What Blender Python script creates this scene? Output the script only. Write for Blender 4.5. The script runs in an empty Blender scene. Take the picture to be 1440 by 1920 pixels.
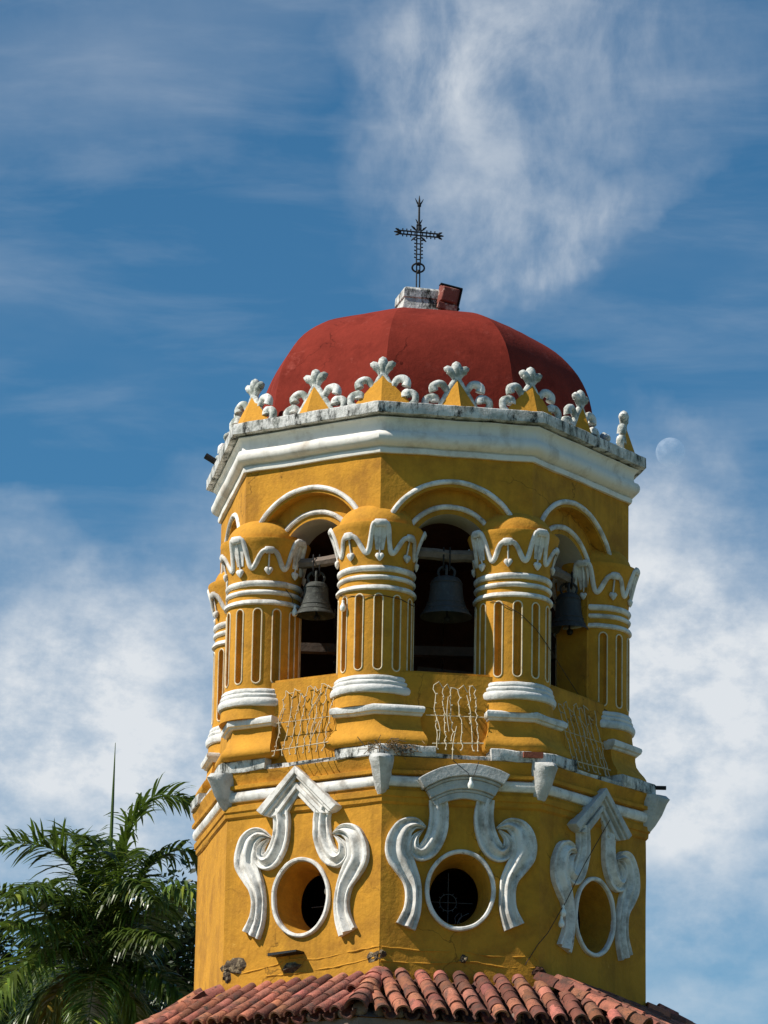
import bpy, math, random
from math import sin, cos, pi, radians as rad
from mathutils import Vector, Matrix, noise
random.seed(7)
SC = bpy.context.scene
COL = SC.collection
V = Vector

# ------------------------------------------------------------------ camera
Z0 = 8.04                                   # height of the drum's foot above the ground
cam_d = bpy.data.cameras.new("camera"); cam = bpy.data.objects.new("camera", cam_d); COL.objects.link(cam)
F_PX = 7794.56
cam_d.sensor_fit = 'VERTICAL'; cam_d.sensor_height = 36.0; cam_d.sensor_width = 27.0
cam_d.lens = F_PX / 1920 * 36
cam_d.clip_start = 0.5; cam_d.clip_end = 30000
YAW, PITCH, ROLL = -0.0086916, 0.2660346, 0.0186437
fwd_h = V((sin(YAW), cos(YAW), 0)); right = V((cos(YAW), -sin(YAW), 0))
fwd = fwd_h * cos(PITCH) + V((0, 0, sin(PITCH))); up = -fwd_h * sin(PITCH) + V((0, 0, cos(PITCH)))
r2 = right * cos(ROLL) + up * sin(ROLL); u2 = -right * sin(ROLL) + up * cos(ROLL)
CAM_P = V((0, -42.812, Z0 - 6.4418))
M = Matrix.Identity(4)
for i in range(3):
    M[i][0], M[i][1], M[i][2], M[i][3] = r2[i], u2[i], -fwd[i], CAM_P[i]
cam.matrix_world = M
SC.camera = cam

# ------------------------------------------------------------------ light, sky, exposure
SUN_AZ, SUN_EL = rad(-73.0), rad(47)         # azimuth seen from the tower, 0 = towards the camera, minus = left
sun_dir = V((sin(SUN_AZ) * cos(SUN_EL), -cos(SUN_AZ) * cos(SUN_EL), sin(SUN_EL)))
sun_d = bpy.data.lights.new("sun", 'SUN'); sun_d.energy = 5.0; sun_d.angle = rad(0.5); sun_d.color = (1, 0.94, 0.84)
sun = bpy.data.objects.new("sun", sun_d); COL.objects.link(sun)
sun.rotation_euler = (-sun_dir).to_track_quat('-Z', 'Y').to_euler(); sun.location = (-30, -20, 40)

W = bpy.data.worlds.new("World"); SC.world = W; W.use_nodes = True
wn = W.node_tree.nodes; wl = W.node_tree.links; wn.clear()
def N(nodes, typ, **k):
    n = nodes.new(typ)
    for a, b in k.items(): setattr(n, a, b)
    return n
def wmath(op, a, b=None, c=None, clamp=False):
    n = N(wn, 'ShaderNodeMath', operation=op); n.use_clamp = clamp
    for i, x in enumerate((a, b, c)):
        if x is None: continue
        if isinstance(x, (int, float)): n.inputs[i].default_value = x
        else: wl.new(x, n.inputs[i])
    return n.outputs[0]
sky = N(wn, 'ShaderNodeTexSky', sky_type='NISHITA'); sky.sun_disc = False
sky.sun_elevation = SUN_EL; sky.sun_rotation = math.atan2(sun_dir.x, sun_dir.y)
sky.altitude = 900; sky.air_density = 1.0; sky.dust_density = 0.3; sky.ozone_density = 2.5
tc = N(wn, 'ShaderNodeTexCoord')
sep = N(wn, 'ShaderNodeSeparateXYZ'); wl.new(tc.outputs['Generated'], sep.inputs[0])
az = wmath('ARCTAN2', sep.outputs[0], sep.outputs[1])
el = wmath('ARCSINE', sep.outputs[2])
# azimuth and elevation in tenths of a radian; clouds are laid out on the sky by bearing and height
U = wmath('MULTIPLY', wmath('ADD', az, 0.0087), 10.0)
Vv = wmath('MULTIPLY', wmath('SUBTRACT', el, 0.2660), 10.0)
uv = N(wn, 'ShaderNodeCombineXYZ'); wl.new(U, uv.inputs[0]); wl.new(Vv, uv.inputs[1])
def wnoise(scale, detail=6, rough=.55, rot=0, stretch=(1, 1), off=(0, 0), vec=None, dist=0.0):
    mp = N(wn, 'ShaderNodeMapping'); mp.inputs['Rotation'].default_value = (0, 0, rot)
    mp.inputs['Scale'].default_value = (stretch[0], stretch[1], 1); mp.inputs['Location'].default_value = (off[0], off[1], 0)
    wl.new(vec if vec else uv.outputs[0], mp.inputs[0])
    n = N(wn, 'ShaderNodeTexNoise'); n.inputs['Scale'].default_value = scale; n.inputs['Detail'].default_value = detail
    n.inputs['Roughness'].default_value = rough; n.inputs['Distortion'].default_value = dist
    wl.new(mp.outputs[0], n.inputs['Vector']); return n
# warped coordinates so that no cloud edge is a clean ellipse
wv = wnoise(2.2, 5, .6)
wsub = N(wn, 'ShaderNodeVectorMath', operation='SUBTRACT'); wl.new(wv.outputs['Color'], wsub.inputs[0]); wsub.inputs[1].default_value = (.5, .5, .5)
wsc = N(wn, 'ShaderNodeVectorMath', operation='SCALE'); wl.new(wsub.outputs[0], wsc.inputs[0]); wsc.inputs[3].default_value = 0.5
wadd = N(wn, 'ShaderNodeVectorMath', operation='ADD'); wl.new(uv.outputs[0], wadd.inputs[0]); wl.new(wsc.outputs[0], wadd.inputs[1])
def px(x, y): return ((x - 720) / 779.5, (960 - y) / 779.5)
def blob(x, y, sx, sy, rot=0):
    mp = N(wn, 'ShaderNodeMapping', vector_type='TEXTURE'); cx, cy = px(x, y)
    mp.inputs['Location'].default_value = (cx, cy, 0); mp.inputs['Rotation'].default_value = (0, 0, rad(rot))
    mp.inputs['Scale'].default_value = (sx / 779.5, sy / 779.5, 1); wl.new(wadd.outputs[0], mp.inputs[0])
    g = N(wn, 'ShaderNodeTexGradient', gradient_type='SPHERICAL'); wl.new(mp.outputs[0], g.inputs[0])
    return g.outputs['Fac']
def maprange(v, a, b, c=0., d=1., smooth=True):
    n = N(wn, 'ShaderNodeMapRange'); n.interpolation_type = 'SMOOTHSTEP' if smooth else 'LINEAR'
    wl.new(v, n.inputs[0])
    for i, x in zip((1, 2, 3, 4), (a, b, c, d)): n.inputs[i].default_value = x
    return n.outputs[0]
def total(items):
    acc = None
    for amp, f in items:
        t = wmath('MULTIPLY', f, amp); acc = t if acc is None else wmath('ADD', acc, t)
    return acc
plume = total([(.62, blob(985, 10, 440, 200, 20)), (.40, blob(830, 120, 260, 150, 50)), (.50, blob(850, 270, 260, 340, 15)),
               (.5, blob(900, 470, 280, 190, 10)), (.45, blob(1110, 410, 360, 80, 33)), (.35, blob(1230, 120, 260, 200, 0)),
               (.35, blob(960, 550, 190, 60, 25)), (.4, blob(1010, 240, 260, 200, 0))])
cumul = total([(1.05, blob(120, 1280, 620, 290, -12)), (.95, blob(60, 1480, 620, 330, 0)), (.45, blob(330, 1130, 330, 160, 10)), (.25, blob(420, 950, 300, 130, 25)),
               (1.0, blob(1290, 1200, 330, 420, -12)), (.62, blob(1240, 980, 190, 260, 35)), (.75, blob(1420, 1350, 420, 320, 0)), (.7, blob(800, 1330, 900, 420, 0)),
               (.65, blob(1300, 1560, 500, 220, 0)), (.6, blob(1330, 1870, 500, 170, 8)), (.55, blob(1300, 1700, 260, 100, 10)), (.55, blob(200, 1700, 700, 400, 0))])
fil = wnoise(4.2, 10, .61, rad(-35), (1, .7), dist=.25)
puf = wnoise(2.6, 12, .64, rad(10), (1, 1.4))
bands = wnoise(2.6, 8, .58, rad(-14), (.55, 2.6), (3, 1), dist=.3)
wide = wnoise(1.1, 5, .5, rad(-18), (.6, 1.6), (1.3, 4.1))
d1 = wmath('MULTIPLY', plume, maprange(fil.outputs['Fac'], .30, .70, .26, 1.25))
d2 = wmath('MULTIPLY', cumul, maprange(puf.outputs['Fac'], .32, .68, .42, 1.22))
d3 = wmath('MULTIPLY', maprange(bands.outputs['Fac'], .40, .78), .18)
d3b = wmath('MULTIPLY', maprange(wide.outputs['Fac'], .44, .75), .10)
left_veil = wmath('MULTIPLY', blob(150, 120, 700, 260, 12), .26)
dens = wmath('ADD', wmath('ADD', d1, d2), wmath('ADD', wmath('ADD', d3, d3b), left_veil))
dens = maprange(dens, 0.02, 1.5, 0, .97, smooth=False)
skyk = N(wn, 'ShaderNodeMix', data_type='RGBA', blend_type='MULTIPLY'); skyk.inputs[0].default_value = 1
wl.new(sky.outputs[0], skyk.inputs[6]); skyk.inputs[7].default_value = (0.41, 0.86, 1.0, 1)
cl = N(wn, 'ShaderNodeMix', data_type='RGBA'); wl.new(dens, cl.inputs[0]); wl.new(skyk.outputs[2], cl.inputs[6])
cl.inputs[7].default_value = (8.1, 8.5, 8.9, 1)
bg = N(wn, 'ShaderNodeBackground'); bg.inputs[1].default_value = 0.073; wl.new(cl.outputs[2], bg.inputs[0])
wo = N(wn, 'ShaderNodeOutputWorld'); wl.new(bg.outputs[0], wo.inputs[0])

vs = SC.view_settings; vs.view_transform = 'Standard'; vs.look = 'None'; vs.exposure = 0.35; vs.gamma = 1; vs.use_curve_mapping = False

# ------------------------------------------------------------------ materials
def mat(name, base, rough=.85, var=.18, var_scale=3., bump=.15, bump_scale=40., stain=None, stain_amt=0, stain_scale=2., stain_lo=.55, stain_hi=.75,
        stain2=None, s2_lo=.6, s2_hi=.7, s2_scale=9., streak=0, crack=0, metallic=0, spec=.3, attr=None, trans=0):
    m = bpy.data.materials.new(name); m.use_nodes = True; nt = m.node_tree; n = nt.nodes; l = nt.links; n.clear()
    o = n.new('ShaderNodeOutputMaterial'); b = n.new('ShaderNodeBsdfPrincipled'); l.new(b.outputs[0], o.inputs[0])
    b.inputs['Roughness'].default_value = rough; b.inputs['Metallic'].default_value = metallic
    b.inputs['Specular IOR Level'].default_value = spec
    t = n.new('ShaderNodeTexCoord')
    def nz(scale, det=6, r=.6, stretch=None):
        x = n.new('ShaderNodeTexNoise'); x.inputs['Scale'].default_value = scale; x.inputs['Detail'].default_value = det; x.inputs['Roughness'].default_value = r
        if stretch:
            mp = n.new('ShaderNodeMapping'); mp.inputs['Scale'].default_value = stretch; l.new(t.outputs['Object'], mp.inputs[0]); l.new(mp.outputs[0], x.inputs['Vector'])
        else: l.new(t.outputs['Object'], x.inputs['Vector'])
        return x.outputs['Fac']
    def mr(v, a, b_, c, d):
        x = n.new('ShaderNodeMapRange'); l.new(v, x.inputs[0])
        for i, q in zip((1, 2, 3, 4), (a, b_, c, d)): x.inputs[i].default_value = q
        return x.outputs[0]
    def mix(f, a, b_, mode='MIX'):
        x = n.new('ShaderNodeMix'); x.data_type = 'RGBA'; x.blend_type = mode
        for i, q in ((0, f), (6, a), (7, b_)):
            if isinstance(q, (int, float)): x.inputs[i].default_value = q
            elif isinstance(q, tuple): x.inputs[i].default_value = (*q, 1) if len(q) == 3 else q
            else: l.new(q, x.inputs[i])
        return x.outputs[2]
    dk = tuple(c * (1 - var) for c in base); lt = tuple(min(1, c * (1 + var * .7)) for c in base)
    col = mix(mr(nz(var_scale, 8, .62), .3, .7, 0, 1), dk, lt)
    col = mix(mr(nz(var_scale * 9, 4, .6), .35, .65, 0, .6), col, tuple(c * (1 - var * .8) for c in base))
    if attr:
        a = n.new('ShaderNodeAttribute'); a.attribute_name = attr; col = mix(1., col, a.outputs['Color'], 'MULTIPLY')
    if streak:
        col = mix(mr(nz(1., 6, .65, (5, 5, .35)), .52, .72, 0, streak), col, tuple(c * .45 for c in base))
    if stain:
        col = mix(mr(nz(stain_scale, 9, .7), stain_lo, stain_hi, 0, stain_amt), col, stain)
    if stain2:
        col = mix(mr((nz(1., 12, .78, s2_scale) if isinstance(s2_scale, tuple) else nz(s2_scale, 8, .72)), s2_lo, s2_hi, 0, 1), col, stain2)
    if crack:
        vo = n.new('ShaderNodeTexVoronoi'); vo.feature = 'DISTANCE_TO_EDGE'; vo.inputs['Scale'].default_value = 1.1
        wp = n.new('ShaderNodeTexNoise'); wp.inputs['Scale'].default_value = 4; wp.inputs['Detail'].default_value = 6; l.new(t.outputs['Object'], wp.inputs['Vector'])
        va = n.new('ShaderNodeVectorMath'); va.operation = 'MULTIPLY_ADD'; l.new(wp.outputs['Color'], va.inputs[0]); va.inputs[1].default_value = (.35, .35, .35); l.new(t.outputs['Object'], va.inputs[2]); l.new(va.outputs[0], vo.inputs['Vector'])
        cm_ = n.new('ShaderNodeMath'); cm_.operation = 'MULTIPLY'; l.new(mr(vo.outputs['Distance'], .002, .008, .75, 0), cm_.inputs[0]); l.new(mr(nz(.9, 4, .5), .52, .58, 0, 1), cm_.inputs[1])
        col = mix(cm_.outputs[0], col, tuple(c * .3 for c in base))
    l.new(col, b.inputs['Base Color'])
    if bump:
        bp = n.new('ShaderNodeBump'); bp.inputs['Strength'].default_value = bump; bp.inputs['Distance'].default_value = .02
        s = n.new('ShaderNodeMath'); s.operation = 'ADD'; l.new(nz(bump_scale, 8, .65), s.inputs[0])
        s2 = n.new('ShaderNodeMath'); s2.operation = 'MULTIPLY'; s2.inputs[1].default_value = 1.6; l.new(nz(bump_scale / 7, 5, .55), s2.inputs[0]); l.new(s2.outputs[0], s.inputs[1])
        l.new(s.outputs[0], bp.inputs['Height']); l.new(bp.outputs[0], b.inputs['Normal'])
    if trans:
        b.inputs['Roughness'].default_value = rough
        tr = n.new('ShaderNodeBsdfTranslucent'); tr.inputs[0].default_value = (base[0] * 1.6, base[1] * 1.8, base[2], 1)
        ms = n.new('ShaderNodeMixShader'); ms.inputs[0].default_value = trans; l.new(b.outputs[0], ms.inputs[1]); l.new(tr.outputs[0], ms.inputs[2]); l.new(ms.outputs[0], o.inputs[0])
    return m
YEL = (.56, .262, .022)
M_yel = mat("yellow_plaster", YEL, .9, .2, 1.8, .45, 22, stain=(.29, .125, .014), stain_amt=.75, stain_scale=2.4, stain_lo=.46, stain_hi=.66, streak=.6, crack=1,
            stain2=(.72, .40, .09), s2_lo=.66, s2_hi=.74, s2_scale=5)
M_yelc = mat("yellow_column_paint", (.575, .268, .024), .88, .2, 4., .35, 24, stain=(.27, .12, .014), stain_amt=.6, stain_scale=6, stain_lo=.5, stain_hi=.72)
M_white = mat("white_paint", (.79, .76, .71), .8, .10, 3., .2, 30, stain=(.33, .30, .26), stain_amt=.8, stain_scale=5, stain_lo=.46, stain_hi=.62, streak=.45, stain2=(.16, .15, .13), s2_lo=.61, s2_hi=.70, s2_scale=8)
M_corn = mat("cornice_white_paint", (.80, .765, .70), .8, .08, 2., .18, 24, stain=(.36, .28, .20), stain_amt=.7, stain_scale=2.0, stain_lo=.52, stain_hi=.70, streak=.4)
M_old = mat("weathered_limewash", (.70, .69, .66), .92, .18, 6., .6, 30, stain=(.24, .25, .22), stain_amt=.85, stain_scale=5, stain_lo=.47, stain_hi=.62, streak=.5,
            stain2=(.022, .024, .020), s2_lo=.495, s2_hi=.60, s2_scale=(9, 9, 3.2))
M_hood = mat("grey_limewash", (.56, .555, .53), .92, .16, 5., .5, 30, stain=(.30, .30, .28), stain_amt=.85, stain_scale=4, stain_lo=.47, stain_hi=.64, streak=.5, stain2=(.06, .06, .05), s2_lo=.60, s2_hi=.68, s2_scale=(8, 8, 3))
M_trim = mat("trim_limewash", (.74, .725, .69), .88, .12, 5., .4, 30, stain=(.34, .33, .30), stain_amt=.8, stain_scale=5, stain_lo=.49, stain_hi=.66, streak=.4, stain2=(.08, .08, .07), s2_lo=.60, s2_hi=.68, s2_scale=(4, 4, 16))
M_crest = mat("mossy_white_stucco", (.74, .74, .70), .92, .15, 9., .4, 45, stain=(.19, .22, .19), stain_amt=.9, stain_scale=6, stain_lo=.44, stain_hi=.57,
              stain2=(.03, .033, .025), s2_lo=.60, s2_hi=.68, s2_scale=9)
M_red = mat("red_dome_paint", (.215, .029, .018), .9, .24, 2.6, .3, 14, spec=.08, stain=(.10, .011, .007), stain_amt=.8, stain_scale=2.2, stain_lo=.5, stain_hi=.72, streak=.25,
            stain2=(.27, .055, .04), s2_lo=.58, s2_hi=.72, s2_scale=5, crack=1)
M_soff = mat("grey_lime_soffit", (.42, .38, .33), .95, .15, 3, .2, 30)
M_dark = mat("dark_brown_brick", (.060, .024, .013), .95, .4, 5, .5, 12)  # dark unpainted brick; the rooms' shade is put into this colour as well
M_tile = mat("terracotta_tile", (.40, .145, .092), .88, .28, 9., .5, 50, stain=(.085, .05, .04), stain_amt=.85, stain_scale=7, stain_lo=.48, stain_hi=.64, attr="tint",
             stain2=(.035, .035, .025), s2_lo=.58, s2_hi=.66, s2_scale=13)
M_mort = mat("grey_mortar", (.22, .15, .12), .95, .2, 8, .5, 30, stain=(.08, .07, .06), stain_amt=.8, stain_scale=6, stain_lo=.5, stain_hi=.7)
M_bron = mat("verdigris_bronze", (.055, .058, .052), .7, .3, 14, .5, 50, stain=(.15, .16, .14), stain_amt=.6, stain_scale=18, stain_lo=.52, stain_hi=.7, metallic=.25)
M_bron2 = mat("dark_bronze", (.055, .055, .056), .6, .25, 12, .35, 50, stain=(.12, .12, .12), stain_amt=.5, stain_scale=14, stain_lo=.54, stain_hi=.72, metallic=.3)
M_iron = mat("black_iron", (.012, .012, .013), .6, .2, 20, .2, 60)
M_wood = mat("grey_old_timber", (.20, .155, .125), .9, .35, 16, .6, 22, streak=.2)
M_rust = mat("rust_red_enamel", (.20, .05, .035), .7, .25, 10, .2, 40, stain=(.52, .36, .28), stain_amt=.8, stain_scale=9, stain_lo=.52, stain_hi=.62)
M_glass = mat("lamp_glass", (.5, .5, .5), .1, .05, 5, 0)
M_wire = mat("pale_wire", (.55, .45, .30), .7, .2, 20, 0)
M_wire2 = mat("dark_wire", (.03, .022, .018), .7, .2, 20, 0)
M_bulb = mat("white_bulb", (.85, .83, .76), .25, .03, 9, 0, spec=.5)
M_leaf = mat("palm_leaf", (.076, .112, .022), .34, .35, 2., 0, trans=.2, spec=.35, attr="tint")
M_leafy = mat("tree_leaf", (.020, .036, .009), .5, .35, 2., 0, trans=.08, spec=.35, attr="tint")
M_trunk = mat("palm_trunk", (.20, .18, .15), .9, .25, 3, .4, 10)
M_stem = mat("palm_stem", (.045, .07, .02), .5, .2, 6, .1, 20)
M_bark = mat("tree_bark", (.07, .055, .04), .95, .3, 4, .6, 8)
M_nest = mat("dry_twigs", (.22, .14, .07), .9, .3, 20, 0)
M_chip = mat("bare_broken_render", (.085, .06, .04), .95, .45, 18, .9, 30, stain=(.35, .27, .16), stain_amt=.9, stain_scale=14, stain_lo=.5, stain_hi=.62)
M_brick = mat("bare_red_brick", (.28, .085, .05), .95, .3, 14, .6, 30)
M_ground = mat("dry_ground", (.23, .20, .15), .95, .25, .05, 0, stain=(.07, .10, .03), stain_amt=.9, stain_scale=.02, stain_lo=.48, stain_hi=.56)

# ------------------------------------------------------------------ mesh helpers
class MB:
    def __init__(s): s.v = []; s.f = []; s.c = []
    def add(s, vs_, fs, tint=None):
        o = len(s.v); s.v += [tuple(p) for p in vs_]; s.f += [tuple(i + o for i in f) for f in fs]
        s.c += [tint] * len(vs_)
    def build(s, name, m, parent=None, loc=None, sharp=35, jit=None, lift=True, bevel=0):
        me = bpy.data.meshes.new(name)
        vs_ = [V(p) for p in s.v]
        if jit:
            a, fr = jit
            vs_ = [p + noise.noise_vector(p * fr) * a + noise.noise_vector(p * fr * 3.1) * a * .4 for p in vs_]
        me.from_pydata(vs_, [], s.f); me.validate()
        import bmesh
        bm = bmesh.new(); bm.from_mesh(me); bmesh.ops.recalc_face_normals(bm, faces=bm.faces); bm.to_mesh(me); bm.free()
        if sharp is not None:
            me.polygons.foreach_set('use_smooth', [True] * len(me.polygons)); me.set_sharp_from_angle(angle=rad(sharp))
        if any(c is not None for c in s.c) and len(me.vertices) == len(s.c):
            ca = me.color_attributes.new("tint", 'FLOAT_COLOR', 'POINT')
            flat = []
            for c in s.c: flat += list(c if c else (1, 1, 1)) + [1]
            ca.data.foreach_set('color', flat)
        me.materials.append(m)
        o = bpy.data.objects.new(name, me); COL.objects.link(o)
        if parent: o.parent = parent
        if loc: o.location = loc
        if bevel:
            b = o.modifiers.new("soft_edges", 'BEVEL'); b.width = bevel; b.segments = 2; b.limit_method = 'ANGLE'; b.angle_limit = rad(40)
        return o
def tube(mb, pts, r, n=8, closed=False, caps=True, tint=None):
    pts = [V(p) for p in pts]; k = len(pts); rs = [r] * k if isinstance(r, (int, float)) else list(r)
    tang = []
    for i in range(k):
        a = pts[i - 1] if (i > 0 or closed) else pts[i]; b = pts[(i + 1) % k] if (i < k - 1 or closed) else pts[i]
        t = b - a; tang.append(t.normalized() if t.length > 1e-9 else V((0, 0, 1)))
    ref = V((0, 0, 1)) if abs(tang[0].z) < .9 else V((1, 0, 0))
    nrm = tang[0].cross(ref).normalized(); vs_ = []; fs = []
    for i in range(k):
        nrm = (nrm - tang[i] * nrm.dot(tang[i])); nrm = nrm.normalized() if nrm.length > 1e-6 else tang[i].orthogonal().normalized()
        bi = tang[i].cross(nrm)
        for j in range(n):
            a = 2 * pi * j / n; vs_.append(pts[i] + (nrm * cos(a) + bi * sin(a)) * rs[i])
    for i in range(k if closed else k - 1):
        for j in range(n):
            a = i * n + j; b = i * n + (j + 1) % n; i2 = (i + 1) % k; fs.append((a, b, i2 * n + (j + 1) % n, i2 * n + j))
    if caps and not closed:
        fs.append(tuple(range(n - 1, -1, -1))); fs.append(tuple((k - 1) * n + j for j in range(n)))
    mb.add(vs_, fs, tint)
def catmull(p, n=6):
    p = [V(q) for q in p]; out = []
    for i in range(len(p) - 1):
        p0 = p[max(i - 1, 0)]; p1 = p[i]; p2 = p[i + 1]; p3 = p[min(i + 2, len(p) - 1)]
        for j in range(n):
            t = j / n; out.append(.5 * ((2 * p1) + (p2 - p0) * t + (2 * p0 - 5 * p1 + 4 * p2 - p3) * t * t + (3 * p1 - p0 - 3 * p2 + p3) * t ** 3))
    out.append(p[-1]); return out
def lathe(mb, prof, n=48, c=(0, 0), tint=None):
    vs_ = []; fs = []
    for r, z in prof:
        for j in range(n): a = 2 * pi * j / n; vs_.append((c[0] + r * cos(a), c[1] + r * sin(a), z))
    for i in range(len(prof) - 1):
        for j in range(n): fs.append((i * n + j, i * n + (j + 1) % n, (i + 1) * n + (j + 1) % n, (i + 1) * n + j))
    fs.append(tuple(range(n - 1, -1, -1))); fs.append(tuple((len(prof) - 1) * n + j for j in range(n)))
    mb.add(vs_, fs, tint)
def box(mb, c, ax, h, tint=None):
    c = V(c); X, Y, Z = [V(a).normalized() for a in ax]
    vs_ = [c + X * h[0] * i + Y * h[1] * j + Z * h[2] * k for k in (-1, 1) for j in (-1, 1) for i in (-1, 1)]
    mb.add(vs_, [(0, 2, 3, 1), (4, 5, 7, 6), (0, 1, 5, 4), (2, 6, 7, 3), (0, 4, 6, 2), (1, 3, 7, 5)], tint)
def sphere(mb, c, r, n=10, sz=1., tint=None):
    m = n // 2 + 1
    prof = [(max(1e-4, r * sin(pi * i / m)), c[2] - r * sz * cos(pi * i / m)) for i in range(m + 1)]
    lathe(mb, prof, n, (c[0], c[1]), tint)
def extrude(mb, poly, fr, o0, o1, inset=0):
    n = len(poly); vs_ = [fr(u, v, o0) for u, v in poly] + [fr(u, v, o1) for u, v in poly]
    mb.add(vs_, [tuple(range(n)), tuple(range(2 * n - 1, n - 1, -1))] + [(i, (i + 1) % n, n + (i + 1) % n, n + i) for i in range(n)])
def ribbon(mb, pts, ws, fr, T, prof, o=0.0):
    """moulded band swept along a curve that lies on a wall plane"""
    P = catmull([V((a, b, 0)) for a, b in pts], 6)
    Wd = [w.x for w in catmull([V((w, 0, 0)) for w in ws], 6)]
    vs_ = []; fs = []; k = len(prof)
    for i, p in enumerate(P):
        t = (P[min(i + 1, len(P) - 1)] - P[max(i - 1, 0)]).normalized(); nn = V((-t.y, t.x, 0))
        tp = min(1, max(.25, Wd[i] / .09)) if Wd[i] < .09 else 1
        for s, h in prof:
            q = p + nn * (s * Wd[i] / 2); vs_.append(fr(q.x, q.y, o + h * T * (.55 + .45 * tp) if h > 0 else o - .01))
    for i in range(len(P) - 1):
        for j in range(k - 1): fs.append((i * k + j, i * k + j + 1, (i + 1) * k + j + 1, (i + 1) * k + j))
    fs.append(tuple(range(k))); fs.append(tuple((len(P) - 1) * k + j for j in range(k - 1, -1, -1)))
    mb.add(vs_, fs)
PROF = [(-1, 0), (-1, .62), (-.86, .72), (-.7, .66), (-.6, .40), (-.42, .34), (-.2, .55), (0, .9), (.16, 1.0), (.34, .92), (.46, .55), (.58, .44), (.72, .62), (.88, .66), (1, .55), (1, 0)]
PROFR = [(-s, h) for s, h in reversed(PROF)]

def empty(name, label=None, cat=None, loc=(0, 0, 0), group=None):
    o = bpy.data.objects.new(name, None); COL.objects.link(o); o.location = loc; o.empty_display_size = .3
    if label: o['label'] = label; o['category'] = cat
    if group: o['group'] = group
    return o
def tag(o, label, cat, group=None):
    o['label'] = label; o['category'] = cat
    if group: o['group'] = group
    return o

# ------------------------------------------------------------------ plan of the tower (z = 0 at the drum's foot, lifted by Z0)
UP = V((0, 0, Z0))
def az2(r, a): return V((r * sin(rad(a)), -r * cos(rad(a)), 0))
DR = [V((-2.286, .744, 0)), V((-1.894, -1.281, 0)), V((-.318, -2.339, 0)), V((1.254, -2.067, 0)), V((2.395, -.60, 0)),
      az2(2.4, 126), az2(2.4, 170), az2(2.4, 212)]
BF = [V((-2.137, .662, 0)), V((-1.791, -1.34, 0)), V((-.395, -2.202, 0)), V((1.158, -1.914, 0)), V((2.215, -.39, 0)),
      az2(2.237, 126), az2(2.237, 170), az2(2.237, 212)]
def scl(ring, r0, r): return [p * (r / r0) for p in ring]
def face(ring, k, base=0.0, shear=0.0):
    a, b = ring[k % 8], ring[(k + 1) % 8]; t = (b - a).normalized(); n = V((t.y, -t.x, 0)); m = (a + b) / 2
    def fr(u, v, o=0): return m + t * u + n * o + V((0, 0, v + base + shear * u)) + UP
    fr.w = (b - a).length; fr.t = t; fr.n = n
    return fr
def octo(mb, ring, r0, prof, seg=8, cap=True):
    """sweep a (radius, z) profile round the octagon, mitred at its corners"""
    vs_ = []; fs = []; n = 8 * seg
    for r, z in prof:
        R = scl(ring, r0, r)
        for k in range(8):
            for s in range(seg): p = R[k].lerp(R[(k + 1) % 8], s / seg); vs_.append((p.x, p.y, z + Z0))
    for i in range(len(prof) - 1):
        for j in range(n): fs.append((i * n + j, i * n + (j + 1) % n, (i + 1) * n + (j + 1) % n, (i + 1) * n + j))
    if cap: fs.append(tuple(range(n - 1, -1, -1))); fs.append(tuple((len(prof) - 1) * n + j for j in range(n)))
    mb.add(vs_, fs)
def ray_poly(poly, c, d):
    best = None
    for i in range(len(poly)):
        a, b = poly[i], poly[(i + 1) % len(poly)]
        ex, ey = b[0] - a[0], b[1] - a[1]; den = d[0] * ey - d[1] * ex
        if abs(den) < 1e-12: continue
        s = ((a[0] - c[0]) * ey - (a[1] - c[1]) * ex) / den; q = ((a[0] - c[0]) * d[1] - (a[1] - c[1]) * d[0]) / den
        if s > 0 and -1e-9 <= q <= 1 + 1e-9 and (best is None or s < best): best = s
    return (c[0] + d[0] * best, c[1] + d[1] * best)
def panel(mb, fr, u0, u1, v0, v1, hole, o, depth=0, hole_in=None, o_in=None, rings=3):
    """wall panel with a hole, and the reveal of the hole"""
    rect = [(u0, v0), (u1, v0), (u1, v1), (u0, v1)]
    c = (sum(p[0] for p in hole) / len(hole), sum(p[1] for p in hole) / len(hole))
    angs = sorted(set([round(math.atan2(p[1] - c[1], p[0] - c[0]), 5) for p in hole + rect]))
    n = len(angs); vs_ = []; fs = []
    for a in angs:
        d = (cos(a), sin(a)); h = ray_poly(hole, c, d); q = ray_poly(rect, c, d)
        for s in range(rings + 1): t = s / rings; vs_.append(fr(h[0] + (q[0] - h[0]) * t, h[1] + (q[1] - h[1]) * t, o))
    k = rings + 1
    for i in range(n):
        for s in range(rings): fs.append((i * k + s, i * k + s + 1, ((i + 1) % n) * k + s + 1, ((i + 1) % n) * k + s))
    mb.add(vs_, fs)
def reveal(mb, fr, hole, o0, hole2, o1):
    n = len(hole); vs_ = [fr(u, v, o0) for u, v in hole] + [fr(u, v, o1) for u, v in hole2]
    mb.add(vs_, [(i, (i + 1) % n, n + (i + 1) % n, n + i) for i in range(n)])
def ellipse(cx, cy, a, b, n=56): return [(cx + a * cos(2 * pi * i / n), cy + b * sin(2 * pi * i / n)) for i in range(n)]
def arch(cu, r, zs, z0, n=28):
    return [(cu + r, z0)] + [(cu + r * cos(pi * i / n), zs + r * sin(pi * i / n)) for i in range(n + 1)] + [(cu - r, z0)]

TOWER = empty("bell_tower", "yellow octagonal bell tower with white trim, open belfry and red dome", "bell tower")
def part(mb, name, m, **k): 
    p = k.pop('parent', TOWER); return mb.build(name, m, p, **k)

# ---- lower shaft, hidden below the eaves
mb = MB(); octo(mb, DR, 2.4, [(2.55, -Z0), (2.55, -.62)], 4); part(mb, "lower_wall", M_yel, jit=(.006, 1.5))

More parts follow.
